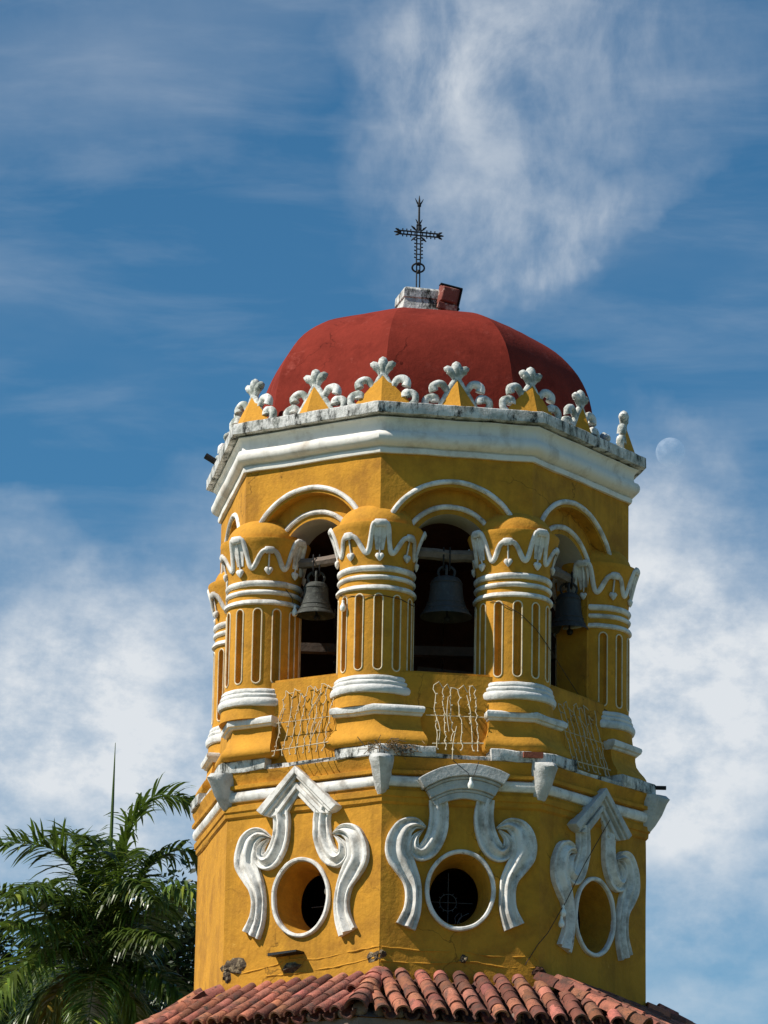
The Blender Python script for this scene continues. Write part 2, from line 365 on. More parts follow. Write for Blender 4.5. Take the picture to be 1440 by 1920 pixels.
# ---- drum: eight wall panels, four of them with an oculus
SHEAR = {0: -.05, 1: -.065, 2: .05, 3: .065, 4: 0, 5: 0, 6: 0, 7: 0}
OCU = (0.0, .752, .315, .365)
ZB, ZT = -.55, 1.64
wall = MB(); lining = MB()
for k in range(8):
    fr = face(DR, k); w = fr.w / 2
    if 1 <= k < 4:
        dz = {0: 0, 1: -.02, 2: .01, 3: -.085}[k]
        cu, cv, a, b = OCU; cv += dz
        h = ellipse(cu, cv, a, b); h2 = ellipse(cu, cv, a * .78, b * .78)
        panel(wall, fr, -w, w, ZB, ZT, h, 0); reveal(wall, fr, h, 0, h2, -.34)
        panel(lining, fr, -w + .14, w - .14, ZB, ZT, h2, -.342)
    else:
        n = 6
        for i in range(n):
            a = -w + 2 * w * i / n; b = a + 2 * w / n
            wall.add([fr(a, ZB), fr(b, ZB), fr(b, ZT), fr(a, ZT)], [(0, 1, 2, 3)])
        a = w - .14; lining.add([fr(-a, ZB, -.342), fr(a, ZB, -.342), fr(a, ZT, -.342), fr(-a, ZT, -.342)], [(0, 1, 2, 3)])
part(wall, "drum_wall", M_yel, jit=(.007, 1.6), sharp=30)
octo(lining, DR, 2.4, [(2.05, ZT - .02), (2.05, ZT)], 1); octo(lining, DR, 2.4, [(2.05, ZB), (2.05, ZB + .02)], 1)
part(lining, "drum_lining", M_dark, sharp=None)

# oculus rings, scroll ornament and hoods
BIG = [(-.545, .385), (-.482, .55), (-.47, .716), (-.50, .87), (-.57, 1.0), (-.632, 1.12), (-.628, 1.25), (-.575, 1.365), (-.47, 1.412), (-.36, 1.375)]
BIGW = [.21, .175, .16, .18, .225, .25, .245, .20, .12, .02]
HOOK = [(-.245, 1.66), (-.225, 1.50), (-.245, 1.33), (-.315, 1.18), (-.405, 1.12), (-.475, 1.17), (-.462, 1.275), (-.38, 1.355)]
HOOKW = [.18, .19, .20, .195, .165, .125, .075, .014]
for k in range(1, 4):
    dz = {0: 0, 1: -.02, 2: .01, 3: -.085}[k]
    fr = face(DR, k, dz, SHEAR[k] * .8); su = {0: 1.12, 1: 1.08, 2: 1.0, 3: .98}[k]
    mb = MB(); P = ellipse(0, OCU[1], .335, .388, 64); vs_ = []; fs = []
    pr = [(0, -.01), (0, .028), (.010, .038), (.030, .04), (.040, .03), (.042, -.01)]
    for i in range(64):
        u, v = P[i]; d = V((u / .335 ** 2, (v - OCU[1]) / .388 ** 2)).normalized()
        for s, h in pr: vs_.append(fr(u + d.x * (s - .021), v + d.y * (s - .021), h))
    n = len(pr)
    for i in range(64):
        for j in range(n - 1): fs.append((i * n + j, i * n + j + 1, ((i + 1) % 64) * n + j + 1, ((i + 1) % 64) * n + j))
    mb.add(vs_, fs); part(mb, "oculus_ring", M_white, jit=(.004, 6))
    for sd in (-1, 1):
        mb = MB()
        mx = lambda pts: [(-u * su * sd * -1 if sd < 0 else -u * su, v) for u, v in pts]
        q = [((u if sd < 0 else -u) * su, v) for u, v in BIG]; ribbon(mb, q, BIGW, fr, .085, PROFR if sd < 0 else PROF)
        q = [((u if sd < 0 else -u) * su, v) for u, v in HOOK]; ribbon(mb, q, HOOKW, fr, .085, PROFR if sd < 0 else PROF)
        part(mb, "scroll_ornament", M_white, jit=(.006, 5), sharp=50)
    fr2 = face(DR, k, {0: 0, 1: 0, 2: -.015, 3: -.07}[k], {1: -.035, 2: .085, 3: .035}[k])
    mb = MB()
    if k in (1, 3):     # pointed hood in three steps
        cx = {1: -.04, 3: .05}[k]
        def chev(o_l, o_t, i_l, i_t, T0, T1):
            (ul, vl), (ui, vi) = o_l, i_l
            for s in (-1, 1):
                poly = [(cx + 0, o_t), (cx * .3 + s * ul, vl), (cx * .3 + s * ui, vi), (cx + 0, i_t)]
                extrude(mb, poly, fr2, T0, T1)
        chev((.49, 1.625), 2.06, (.425, 1.575), 1.98, -.01, .125)
        chev((.425, 1.576), 1.981, (.385, 1.565), 1.94, -.01, .10)
        chev((.385, 1.566), 1.941, (.335, 1.555), 1.885, -.01, .06)
        chev((.335, 1.556), 1.886, (.265, 1.56), 1.83, -.01, .085)
        chev((.265, 1.561), 1.831, (.175, 1.575), 1.765, -.01, .055)
    else:
        def sect(r0, r1, T, a=31.5):
            n = 16; A = [rad(-a + 2 * a * i / n) for i in range(n + 1)]
            poly = [(r1 * sin(x), 1.14 + r1 * cos(x)) for x in A] + [(r0 * sin(x), 1.14 + r0 * cos(x)) for x in reversed(A)]
            vs_ = []; fs = []
            for x in A:
                for r, o in ((r1, -.01), (r1, T), (r0, T), (r0, -.01)): vs_.append(fr2(r * sin(x), 1.14 + r * cos(x), o))
            for i in range(n):
                for j in range(4): fs.append((i * 4 + j, i * 4 + (j + 1) % 4, (i + 1) * 4 + (j + 1) % 4, (i + 1) * 4 + j))
            fs.append((0, 1, 2, 3)); fs.append((n * 4 + 3, n * 4 + 2, n * 4 + 1, n * 4)); mb.add(vs_, fs)
        sect(.765, .885, .17); sect(.735, .764, .135, 30); sect(.64, .734, .115, 30); sect(.61, .639, .09, 29.5); sect(.545, .609, .08, 29.5)
    part(mb, "window_hood", M_hood if k != 1 else M_white, jit=(.006, 4), bevel=.008)

for k, (du, dv) in ((1, (.10, -.05)), (2, (-.05, -.05))):
    fr = face(DR, k); mb = MB(); c0 = (du, OCU[1] + dv)
    tube(mb, [fr(c0[0] + .085 * cos(2 * pi * i / 32), c0[1] + .085 * sin(2 * pi * i / 32), -.38) for i in range(32)], .004, 5, closed=True)
    for i in range(12): a = 2 * pi * i / 12; tube(mb, [fr(c0[0] + .085 * cos(a), c0[1] + .085 * sin(a), -.38), fr(c0[0] + .105 * cos(a), c0[1] + .105 * sin(a), -.38)], .004, 5)
    for a in (0, pi / 2): tube(mb, [fr(c0[0] - .25 * cos(a), c0[1] - .3 * sin(a), -.38), fr(c0[0] + .25 * cos(a), c0[1] + .3 * sin(a), -.38)], .004, 5)
    rg = random.Random(k)
    for q in range(3):
        u0 = c0[0] + rg.uniform(-.05, .18); tube(mb, catmull([fr(u0 + rg.uniform(-.06, .06), c0[1] - .25 + .05 * i, -.37) for i in range(4)], 4), .004, 5)
    part(mb, "window_grille", mat("grey_steel", (.085, .085, .095), .5, .2, 10, 0))

# drum cornice: fillets, white roll, fascia, ledge
mb = MB(); octo(mb, DR, 2.4, [(2.405, 1.60), (2.425, 1.62), (2.43, 1.665), (2.445, 1.675), (2.45, 1.73), (2.42, 1.735), (2.42, 1.77)], 8); part(mb, "cornice_fillet", M_yel, jit=(.006, 3))
mb = MB(); octo(mb, DR, 2.4, [(2.41, 1.768), (2.445, 1.775), (2.465, 1.80), (2.468, 1.835), (2.455, 1.868), (2.425, 1.885)], 8); part(mb, "cornice_roll", M_white, jit=(.006, 3))
mb = MB(); octo(mb, DR, 2.4, [(2.41, 1.884), (2.44, 1.895), (2.475, 1.90), (2.478, 1.935), (2.44, 1.945), (2.45, 1.99), (2.475, 2.04), (2.48, 2.068)], 8); part(mb, "cornice_fascia", M_yel, jit=(.008, 3))
# whitewashed ledge with a chipped edge, deeper under the column plinths
mb = MB(); octo(mb, DR, 2.4, [(2.43, 2.066), (2.46, 2.069), (2.465, 2.11), (2.44, 2.118), (2.2, 2.125)], 24); part(mb, "ledge", M_old, jit=(.012, 5))
for k in range(8):
    c = DR[k]; t0 = (DR[k] - DR[k - 1]).normalized(); t1 = (DR[(k + 1) % 8] - DR[k]).normalized(); n0 = V((t0.y, -t0.x, 0)); n1 = V((t1.y, -t1.x, 0)); b = (n0 + n1).normalized(); kk = 1 / b.dot(n0)
    mb = MB(); L = .52; vs_ = []; fs = []; pr = [(.03, 2.072), (.085, 2.072), (.092, 2.082), (.088, 2.18), (.075, 2.19), (-.3, 2.195)]
    m_ = 9
    for o, z in pr:
        line = [c - t0 * L * (1 - i / 4) + n0 * o if i < 4 else (c + b * o * kk if i == 4 else c + t1 * L * ((i - 4) / 4) + n1 * o) for i in range(m_)]
        vs_ += [p + V((0, 0, z)) + UP for p in line]
    for i in range(len(pr) - 1):
        for j in range(m_ - 1): fs.append((i * m_ + j, i * m_ + j + 1, (i + 1) * m_ + j + 1, (i + 1) * m_ + j))
    fs.append(tuple(i * m_ for i in range(len(pr)))); fs.append(tuple(i * m_ + m_ - 1 for i in reversed(range(len(pr)))))
    mb.add(vs_, fs); part(mb, "ledge_slab", M_old, jit=(.016, 5))
# white keystone brackets on the corners
for k in range(1, 8):
    c = DR[k]; b = c.normalized(); s = V((-b.y, b.x, 0)); mb = MB(); vs_ = []; fs = []
    rows = [(2.068, .06, .10, .118), (2.062, .16, .21, .118), (2.02, .20, .25, .115), (1.97, .17, .22, .105), (1.85, .12, .165, .088), (1.75, .06, .10, .070), (1.69, .02, .045, .058), (1.685, -.05, -.04, .055)]
    for z, oe, oc, hw in rows:
        for q, o in ((-1, -.14), (-1, oe - .06), (-.72, oe), (0, oc), (.72, oe), (1, oe - .06), (1, -.14)): vs_.append(c + b * o + s * (hw * q) + V((0, 0, z)) + UP)
    for i in range(len(rows) - 1):
        for j in range(6): fs.append((i * 7 + j, i * 7 + j + 1, (i + 1) * 7 + j + 1, (i + 1) * 7 + j))
    fs.append(tuple(range(7))); fs.append(tuple((len(rows) - 1) * 7 + j for j in reversed(range(7))))
    mb.add(vs_, fs); part(mb, "corner_bracket", M_hood, jit=(.008, 6), sharp=50)

# ---- belfry
ZP, ZC = 2.12, 5.27          # parapet foot, cornice foot
ZSP, RO, RI = 4.27, .665, .415
wall = MB(); inner = MB(); lin = MB(); soff = MB()
for k in range(8):
    fr = face(BF, k); w = fr.w / 2
    if k < 4:
        cu = {0: 0, 1: -.04, 2: -.035, 3: -.13}[k]; sh = fr.w / 1.6; ro = RO * (1 if k in (1, 2) else 1.08); ri = RI * (1 if k in (1, 2) else 1.1)
        zo = {0: 0, 1: 0, 2: 0, 3: -.04}[k]
        ho0 = arch(cu, ro, ZSP + zo, 2.98); zsh = 4.40; ho = [(w - .012, 2.98), (w - .012, zsh), (cu + math.sqrt(ro ** 2 - (zsh - ZSP - zo) ** 2), zsh)] + [q for q in ho0[1:-1] if q[1] > zsh + .01] + [(cu - math.sqrt(ro ** 2 - (zsh - ZSP - zo) ** 2), zsh), (-w + .012, zsh), (-w + .012, 2.98)]; hi = arch(cu, ri, ZSP + zo, 3.0)
        panel(wall, fr, -w, w, ZP, ZC, ho, 0, rings=3); reveal(wall, fr, ho, 0, ho, -.135)
        panel(inner, fr, -w + .03, w - .03, ZP + .02, ZC - .02, hi, -.13, rings=2)
        harc = hi[1:-1]; vs_ = [fr(u, v, -.13) for u, v in harc] + [fr(u, v, -.50) for u, v in harc]; n_ = len(harc)
        soff.add(vs_, [(i, i + 1, n_ + i + 1, n_ + i) for i in range(n_ - 1)])
        for e_ in ((hi[0], hi[1]), (hi[-1], hi[-2])): inner.add([fr(*e_[0], -.13), fr(*e_[1], -.13), fr(*e_[1], -.50), fr(*e_[0], -.50)], [(0, 1, 2, 3)])
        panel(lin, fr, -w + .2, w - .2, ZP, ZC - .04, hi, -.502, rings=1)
        for r, o, nm in ((ro + .055, 0, "outer_arch_ring"), (ri + .075, -.13, "inner_arch_ring")):
            m2 = MB(); pts = [fr(cu + r * cos(x), ZSP + zo + r * sin(x), o + .004) for x in [rad(4 + 172 * i / 40) for i in range(41)]]
            tube(m2, pts, .027, 10); part(m2, nm, M_white, jit=(.003, 8))
    else:
        n = 6
        for i in range(n):
            a = -w + 2 * w * i / n; b = a + 2 * w / n; wall.add([fr(a, ZP), fr(b, ZP), fr(b, ZC), fr(a, ZC)], [(0, 1, 2, 3)])
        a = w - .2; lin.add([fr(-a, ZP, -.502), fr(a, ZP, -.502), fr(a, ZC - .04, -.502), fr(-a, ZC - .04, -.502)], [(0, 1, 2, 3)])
part(wall, "belfry_wall", M_yel, jit=(.006, 1.6), sharp=30); part(inner, "recessed_arch_wall", M_yel, jit=(.004, 2), sharp=30)
part(soff, "arch_soffit", M_soff, jit=(.004, 2)); 
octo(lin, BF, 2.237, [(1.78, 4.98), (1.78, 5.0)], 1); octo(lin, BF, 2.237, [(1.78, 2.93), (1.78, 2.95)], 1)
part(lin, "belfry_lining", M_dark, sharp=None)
# timber floor frame seen through the middle arch
mb = MB()
box(mb, V((.1, -.35, 3.62)) + UP, [(1, .05, 0), (0, 1, 0), (0, 0, 1)], (1.5, .06, .05)); box(mb, V((.55, -.2, 3.40)) + UP, [(1, -.1, -.12), (0, 1, 0), (.12, 0, 1)], (.55, .05, .035))
box(mb, V((.62, -.5, 3.2)) + UP, [(.25, 0, 1), (0, 1, 0), (1, 0, -.25)], (.35, .04, .04))
part(mb, "bell_frame", mat("dark_timber", (.10, .075, .06), .9, .3, 12, .5, 20), jit=(.008, 6))

# parapet sill under each arch
for k in range(4):
    fr = face(BF, k); w = .62; mb = MB(); extrude(mb, [(-w, 2.965), (w, 2.965), (w, 3.005), (-w, 3.005)], fr, -.45, -.02); part(mb, "sill", M_yel, jit=(.006, 5))

# columns
COLP = [az2(1.86, -106.5), az2(1.97, -53.4), az2(1.92, -12.6), az2(1.93, 30.3), az2(1.885, 78), az2(2.2, 126), az2(2.2, 170), az2(2.2, 212)]
R0 = .381; ZS0, ZS1 = 2.915, 3.805
def shaft_mesh():
    mb = MB(); n = 12 * 18; zs = [ZS0 + (ZS1 - ZS0) * i / 60 for i in range(61)]; vs_ = []; fs = []
    z0, z1 = 3.02, 3.715; hw = .040
    for z in zs:
        for j in range(n):
            a = 2 * pi * j / n; d = ((a / (2 * pi) * 12 + .5) % 1 - .5) * 2 * pi / 12 * R0
            e = max(0, z - z1, z0 - z); q = math.hypot(d, e); dep = 0
            if q < hw: dep = .05 * min(1, (hw - q) / .010) ** .5
            r = R0 - dep; vs_.append((r * sin(a), -r * cos(a), z))
    for i in range(60):
        for j in range(n): fs.append((i * n + j, i * n + (j + 1) % n, (i + 1) * n + (j + 1) % n, (i + 1) * n + j))
    mb.add(vs_, fs); return mb
def flute_trim():
    mb = MB(); z0, z1 = 3.02, 3.715; hw = .045
    for f in range(12):
        a0 = 2 * pi * f / 12; loop = []
        for i in range(9): x = pi * i / 8; loop.append((hw * cos(x), z1 + hw * sin(x)))
        for i in range(9): x = pi + pi * i / 8; loop.append((hw * cos(x), z0 + hw * sin(x)))
        tube(mb, [((R0 + .002) * sin(a0 + u / R0), -(R0 + .002) * cos(a0 + u / R0), z) for u, z in loop], .0075, 6, closed=True)
    return mb
def interp(keys, x):
    for (a, b), (c, d) in zip(keys, keys[1:]):
        if a <= x <= c: t = (x - a) / (c - a); t = t * t * (3 - 2 * t); return b + (d - b) * t
CAPP = [(.374, 4.05), (.378, 4.10), (.388, 4.18), (.405, 4.26), (.428, 4.36), (.455, 4.44), (.470, 4.485), (.467, 4.497), (.40, 4.50)]
def cap_r(z):
    for (r, a), (r_, b) in zip(CAPP, CAPP[1:]):
        if a <= z <= b: return r + (r_ - r) * (z - a) / (b - a)
    return .474
def cap_ribbon():
    mb = MB()
    kz = [(0, 4.474), (8, 4.474), (10, 4.455), (12, 4.36), (13.5, 4.27), (15.5, 4.21), (18, 4.182), (21, 4.182), (25, 4.215), (29, 4.27), (33, 4.325), (37, 4.352), (41, 4.36), (45, 4.362)]
    kp = [(0, .024), (10, .014), (16, .007), (26, .007), (34, .016), (40, .028), (45, .031)]
    lin = lambda keys, x: next(p + (q - p) * (x - u) / (w - u) for (u, p), (w, q) in zip(keys, keys[1:]) if u <= x <= w)
    raw = []
    for i in range(360):
        b_ = i % 90; b_ = 90 - b_ if b_ > 45 else b_; raw.append((lin(kz, b_), lin(kp, b_), b_))
    ring = []
    for i in range(360):
        a = i; b = raw[i][2]; z = sum(raw[(i + j) % 360][0] for j in (-2, -1, 0, 1, 2)) / 5; r = cap_r(z) + sum(raw[(i + j) % 360][1] for j in (-2, -1, 0, 1, 2)) / 5; ring.append((V((r * sin(rad(a)), -r * cos(rad(a)), z)), b))
    vs_ = []; fs = []; n = len(ring); sec = [(-1, -.6), (-.9, .25), (-.45, .55), (.1, 1.), (.6, .75), (.95, .3), (1, -.6)]
    for i, (p, b) in enumerate(ring):
        t = (ring[(i + 1) % n][0] - ring[i - 1][0]).normalized(); out = V((p.x, p.y, 0)).normalized(); w = t.cross(out).normalized()
        if w.z < 0: w = -w
        hw = .026 + .012 * (1 if b < 7 or b > 39 else 0) + .004 * noise.noise(p * 9)
        for s_, o in sec: vs_.append(p + w * hw * s_ + out * .017 * o)
    m_ = len(sec)
    for i in range(n):
        for j in range(m_ - 1): fs.append((i * m_ + j, i * m_ + j + 1, ((i + 1) % n) * m_ + j + 1, ((i + 1) % n) * m_ + j))
        fs.append((i * m_ + m_ - 1, i * m_, ((i + 1) % n) * m_, ((i + 1) % n) * m_ + m_ - 1))
    mb.add(vs_, fs)
    for q in range(8):
        a = rad(45 * q); tall = q % 2 == 0; zt, zb = (4.44, 4.175) if tall else (4.33, 4.19)
        st = [(( cap_r(z) + .012) * sin(a), -(cap_r(z) + .012) * cos(a), z) for z in [zt + (zb - zt) * i / 5 for i in range(6)]]
        tube(mb, st, .009, 6)
        c = V(((cap_r(zb) + .014) * sin(a), -(cap_r(zb) + .014) * cos(a), zb - .02)); s = V((cos(a), sin(a), 0))
        for sg in (-1, 1): tube(mb, [c + s * sg * .024 + V((0, 0, .020)), c + s * sg * .022 + V((0, 0, .004)), c + s * sg * .008 + V((0, 0, -.03)), c + V((0, 0, -.06))], [.012, .027, .022, .005], 8)
        if tall:
            vs_ = []; fs = []
            for i in range(7):
                z = 4.45 - .24 * i / 6; h = (.085 - .04 * i / 6); r = cap_r(z) + .006
                for sg in (-1, 0, 1): vs_.append((r * sin(a + sg * h / r * .9), -r * cos(a + sg * h / r * .9), z))
            for i in range(6):
                for j in range(2): fs.append((i * 3 + j, i * 3 + j + 1, (i + 1) * 3 + j + 1, (i + 1) * 3 + j))
            mb.add(vs_, fs)
    return mb
def plinth(k):
    c = BF[k]; t0 = (BF[k] - BF[k - 1]).normalized(); t1 = (BF[(k + 1) % 8] - BF[k]).normalized()
    n0 = V((t0.y, -t0.x, 0)); n1 = V((t1.y, -t1.x, 0)); b = (n0 + n1).normalized(); kk = 1 / b.dot(n0); La = Lb = .405
    def foot(pr):
        mb = MB(); vs_ = []; fs = []
        for o, z in pr:
            for p in (c - t0 * (La + o * .5) - n0 * .45, c - t0 * (La + o * .5) + n0 * o, c - t0 * La * .5 + n0 * o, c + b * o * kk, c + t1 * Lb * .5 + n1 * o, c + t1 * (Lb + o * .5) + n1 * o, c + t1 * (Lb + o * .5) - n1 * .45): vs_.append(p + V((0, 0, z)) + UP)
        m_ = 7
        for i in range(len(pr) - 1):
            for j in range(m_ - 1): fs.append((i * m_ + j, i * m_ + j + 1, (i + 1) * m_ + j + 1, (i + 1) * m_ + j))
        fs.append(tuple(range(m_))); fs.append(tuple((len(pr) - 1) * m_ + j for j in reversed(range(m_)))); mb.add(vs_, fs); return mb
    body = foot([(.13, 2.185), (.165, 2.20), (.185, 2.23), (.182, 2.265), (.16, 2.30), (.12, 2.345), (.085, 2.40), (.072, 2.46), (.072, 2.525)])
    slab = foot([(.085, 2.515), (.10, 2.522), (.105, 2.535), (.13, 2.545), (.14, 2.575), (.135, 2.60), (.11, 2.615)])
    return body, slab
first = {}
for k in range(8):
    loc = COLP[k] + UP
    if not first:
        o = shaft_mesh().build("column", M_yelc, TOWER, loc=loc, sharp=40); first['column'] = o; ch = []
        mb = MB(); lathe(mb, CAPP, 64); lathe(mb, [(.375, 3.80), (.375, 4.06)], 64); ch.append(mb.build("capital", M_yelc, o, jit=(.003, 7), sharp=40))
        mb = MB(); lathe(mb, [(.402 * cos(x), 4.499 + .285 * sin(x)) for x in [pi / 2 * i / 12 for i in range(12)]] + [(.01, 4.784)], 64); ch.append(mb.build("capital_dome", M_yelc, o, jit=(.006, 5), sharp=50))
        ch.append(cap_ribbon().build("capital_ribbon", M_white, o, sharp=60))
        for z, h, r in ((4.026, .030, .400), (3.934, .024, .398)):
            mb = MB(); lathe(mb, [(.37, z - h - .004)] + [(r - .02 + .022 * cos(x), z + h * sin(x)) for x in [-pi / 2 + pi * i / 8 for i in range(9)]] + [(.37, z + h + .004)], 64); ch.append(mb.build("neck_ring", M_white, o, jit=(.003, 8)))
        mb = MB(); lathe(mb, [(.37, 3.800), (.398, 3.802), (.410, 3.812), (.409, 3.83), (.396, 3.85), (.377, 3.856)], 64); ch.append(mb.build("neck_ring", M_white, o, jit=(.003, 8)))
        ch.append(flute_trim().build("flute_trim", mat("cream_paint", (.74, .62, .42), .85, .15, 8, 0, stain=(.35, .2, .06), stain_amt=.6, stain_scale=12, stain_lo=.5, stain_hi=.7), o))
        mb = MB(); lathe(mb, [(.37, 2.925), (.398, 2.92), (.412, 2.905), (.415, 2.885), (.408, 2.872), (.42, 2.864), (.428, 2.85), (.426, 2.832), (.420, 2.824), (.438, 2.812), (.448, 2.79), (.449, 2.765), (.440, 2.742), (.42, 2.735)], 64); ch.append(mb.build("base_ring", M_trim, o, jit=(.005, 8)))
        mb = MB(); lathe(mb, [(.415, 2.74), (.418, 2.68), (.43, 2.60)], 64); ch.append(mb.build("base_drum", M_yelc, o))
        for q in ch: q.location = (0, 0, 0)
        col = o
    else:
        col = first['column'].copy(); COL.objects.link(col); col.parent = TOWER; col.location = loc
        for q in ch: d = q.copy(); COL.objects.link(d); d.parent = col
    col.rotation_euler.z = math.atan2(COLP[k].x, -COLP[k].y) + rad({0: -4, 1: 16, 2: 17, 3: 6, 4: -4}.get(k, 0))
    b_, s_ = plinth(k)
    part(b_, "plinth", M_yelc, jit=(.006, 4), sharp=45); part(s_, "plinth_slab", M_trim, jit=(.008, 5), sharp=45)

# main cornice
mb = MB(); octo(mb, BF, 2.237, [(2.225, 5.25), (2.272, 5.252), (2.280, 5.275), (2.277, 5.300), (2.25, 5.304), (2.25, 5.316), (2.30, 5.328), (2.335, 5.352), (2.352, 5.372), (2.360, 5.40), (2.358, 5.43), (2.34, 5.462),
                                (2.305, 5.474), (2.295, 5.50), (2.297, 5.54), (2.31, 5.58), (2.335, 5.598), (2.348, 5.604), (2.348, 5.612), (2.28, 5.616), (2.28, 5.632), (2.2, 5.64)], 10); part(mb, "main_cornice", M_corn, jit=(.008, 3), sharp=40)
mb = MB(); octo(mb, BF, 2.237, [(2.33, 5.632), (2.424, 5.634), (2.426, 5.64), (2.424, 5.745), (2.415, 5.752), (1.7, 5.76)], 30); part(mb, "parapet_slab", M_old, jit=(.007, 6), sharp=30)

# dome
mb = MB(); prof = []
H, RD = 1.58, 1.88
for i in range(25):
    t = pi / 2 * i / 24; ce, se = cos(t), sin(t); e = 2 / 2.7
    prof.append((max(.02, RD * ce ** e), 5.74 + H * se ** e))
DOMC = [az2(r, a) for r, a in ((1.03, -107), (1.02, -53.2), (1, -11.5), (.99, 31.5), (1.01, 80), (1.0, 126), (1, 170), (1, 212))]
seg = 8; vs_ = []; fs = []; n = 8 * seg
for r, z in prof:
    for k in range(8):
        for s in range(seg):
            t = s / seg; p = DOMC[k].lerp(DOMC[(k + 1) % 8], t); bulge = 1 + .012 * 4 * t * (1 - t); vs_.append((p.x * r * bulge, p.y * r * bulge, z + Z0))
for i in range(24):
    for j in range(n): fs.append((i * n + j, i * n + (j + 1) % n, (i + 1) * n + (j + 1) % n, (i + 1) * n + j))
fs.append(tuple(24 * n + j for j in range(n))); mb.add(vs_, fs)
part(mb, "dome", M_red, jit=(.014, 1.6), sharp=12)
# pedestal of the cross
ax_t = V((cos(rad(14)), sin(rad(14)), 0)); ax_n = V((sin(rad(14)), -cos(rad(14)), 0))
mb = MB(); vs_ = []
for z, w in ((7.2, .27), (7.56, .195), (7.565, .21), (7.66, .205), (7.69, .175)):
    for a, b in ((-1, 1), (1, 1), (1, -1), (-1, -1)): vs_.append(ax_t * a * w * 1.05 + ax_n * b * w + V((-.04, 0, z)) + UP)
mb.add(vs_, [(i * 4 + j, i * 4 + (j + 1) % 4, i * 4 + 4 + (j + 1) % 4, i * 4 + 4 + j) for i in range(4) for j in range(4)] + [(16, 17, 18, 19)])
part(mb, "cross_pedestal", M_old, jit=(.01, 5), bevel=.012)

# crest finials round the slab: scrollwork with a small yellow pyramid in front
def crest_mesh(corner):
    mb = MB(); g = 1.0
    def fr(u, v, o=0): return V((u, -o, v))
    for s in (-1, 1):
        band = catmull([fr(0, .355), fr(s * .085, .215), fr(s * .165, .07), fr(s * .21, .012), fr(s * .275, .01), fr(s * .325, .05), fr(s * .328, .105), fr(s * .285, .14), fr(s * .238, .128), fr(s * .236, .095)], 4)
        k = len(band); tube(mb, band, [.034 + .012 * (i / k) ** 2 + (.010 if i > k * .8 else 0) for i in range(k)], 9)
        upc = catmull([fr(s * .085, .18), fr(s * .115, .235), fr(s * .15, .285), fr(s * .20, .292), fr(s * .245, .255), fr(s * .238, .21)], 4)
        k = len(upc); tube(mb, upc, [.030 + .020 * i / k for i in range(k)], 9)
        tube(mb, catmull([fr(s * .012, .32), fr(s * .030, .375), fr(s * .062, .425), fr(s * .098, .445), fr(s * .118, .43)], 2), [.020, .028, .033, .038, .043, .047, .047, .038, .012], 9)
    tube(mb, catmull([fr(0, .31), fr(0, .38), fr(0, .44), fr(0, .49), fr(0, .535)], 2), [.030, .034, .039, .045, .050, .053, .050, .038, .008], 10)
    # back plate that ties the scrolls together
    poly = [(-.20, 0), (.20, 0), (.10, .20), (0, .37), (-.10, .20)]
    extrude(mb, poly, fr, -.03, .012)
    return mb
def pyr_mesh(corner):
    mb = MB(); w = .315 if corner else .225; d = .12 if corner else .14
    mb.add([(-w, .0, 0), (w, .0, 0), (0, -d - .0, 0), (0, -.005, .345), (0, .02, 0)], [(0, 2, 3), (2, 1, 3), (0, 3, 4), (1, 4, 3), (0, 4, 2), (4, 1, 2)]); return mb
cm = crest_mesh(False); pm = [pyr_mesh(False), pyr_mesh(True)]
SL = scl(BF, 2.237, 2.31); protoc = None; protop = [None, None]
for k in range(8):
    for c in (0, 1):
        p = SL[k] if c else (SL[k] + SL[(k + 1) % 8]) / 2
        d = p.normalized() if c else (lambda t: V((t.y, -t.x, 0)))((SL[(k + 1) % 8] - SL[k]).normalized())
        p = p - d * (.13 if c else .09)
        if protoc is None: o = cm.build("crest_finial", M_crest, TOWER, jit=(.006, 11), sharp=60); protoc = o
        else: o = protoc.copy(); COL.objects.link(o); o.parent = TOWER
        o.location = p + V((0, 0, 5.748)) + UP; o.rotation_euler = (rad(random.uniform(-3, 3)), rad(random.uniform(-3, 3)), math.atan2(d.x, -d.y) + rad(random.uniform(-3, 3))); s = random.uniform(.95, 1.05); o.scale = (s * 1.04, s, random.uniform(.97, 1.06))
        if protop[c] is None: q = pm[c].build("pyramid", M_yelc, o, sharp=None); protop[c] = q
        else: q = protop[c].copy(); COL.objects.link(q); q.parent = o
        q.location = (0, -.022, 0)

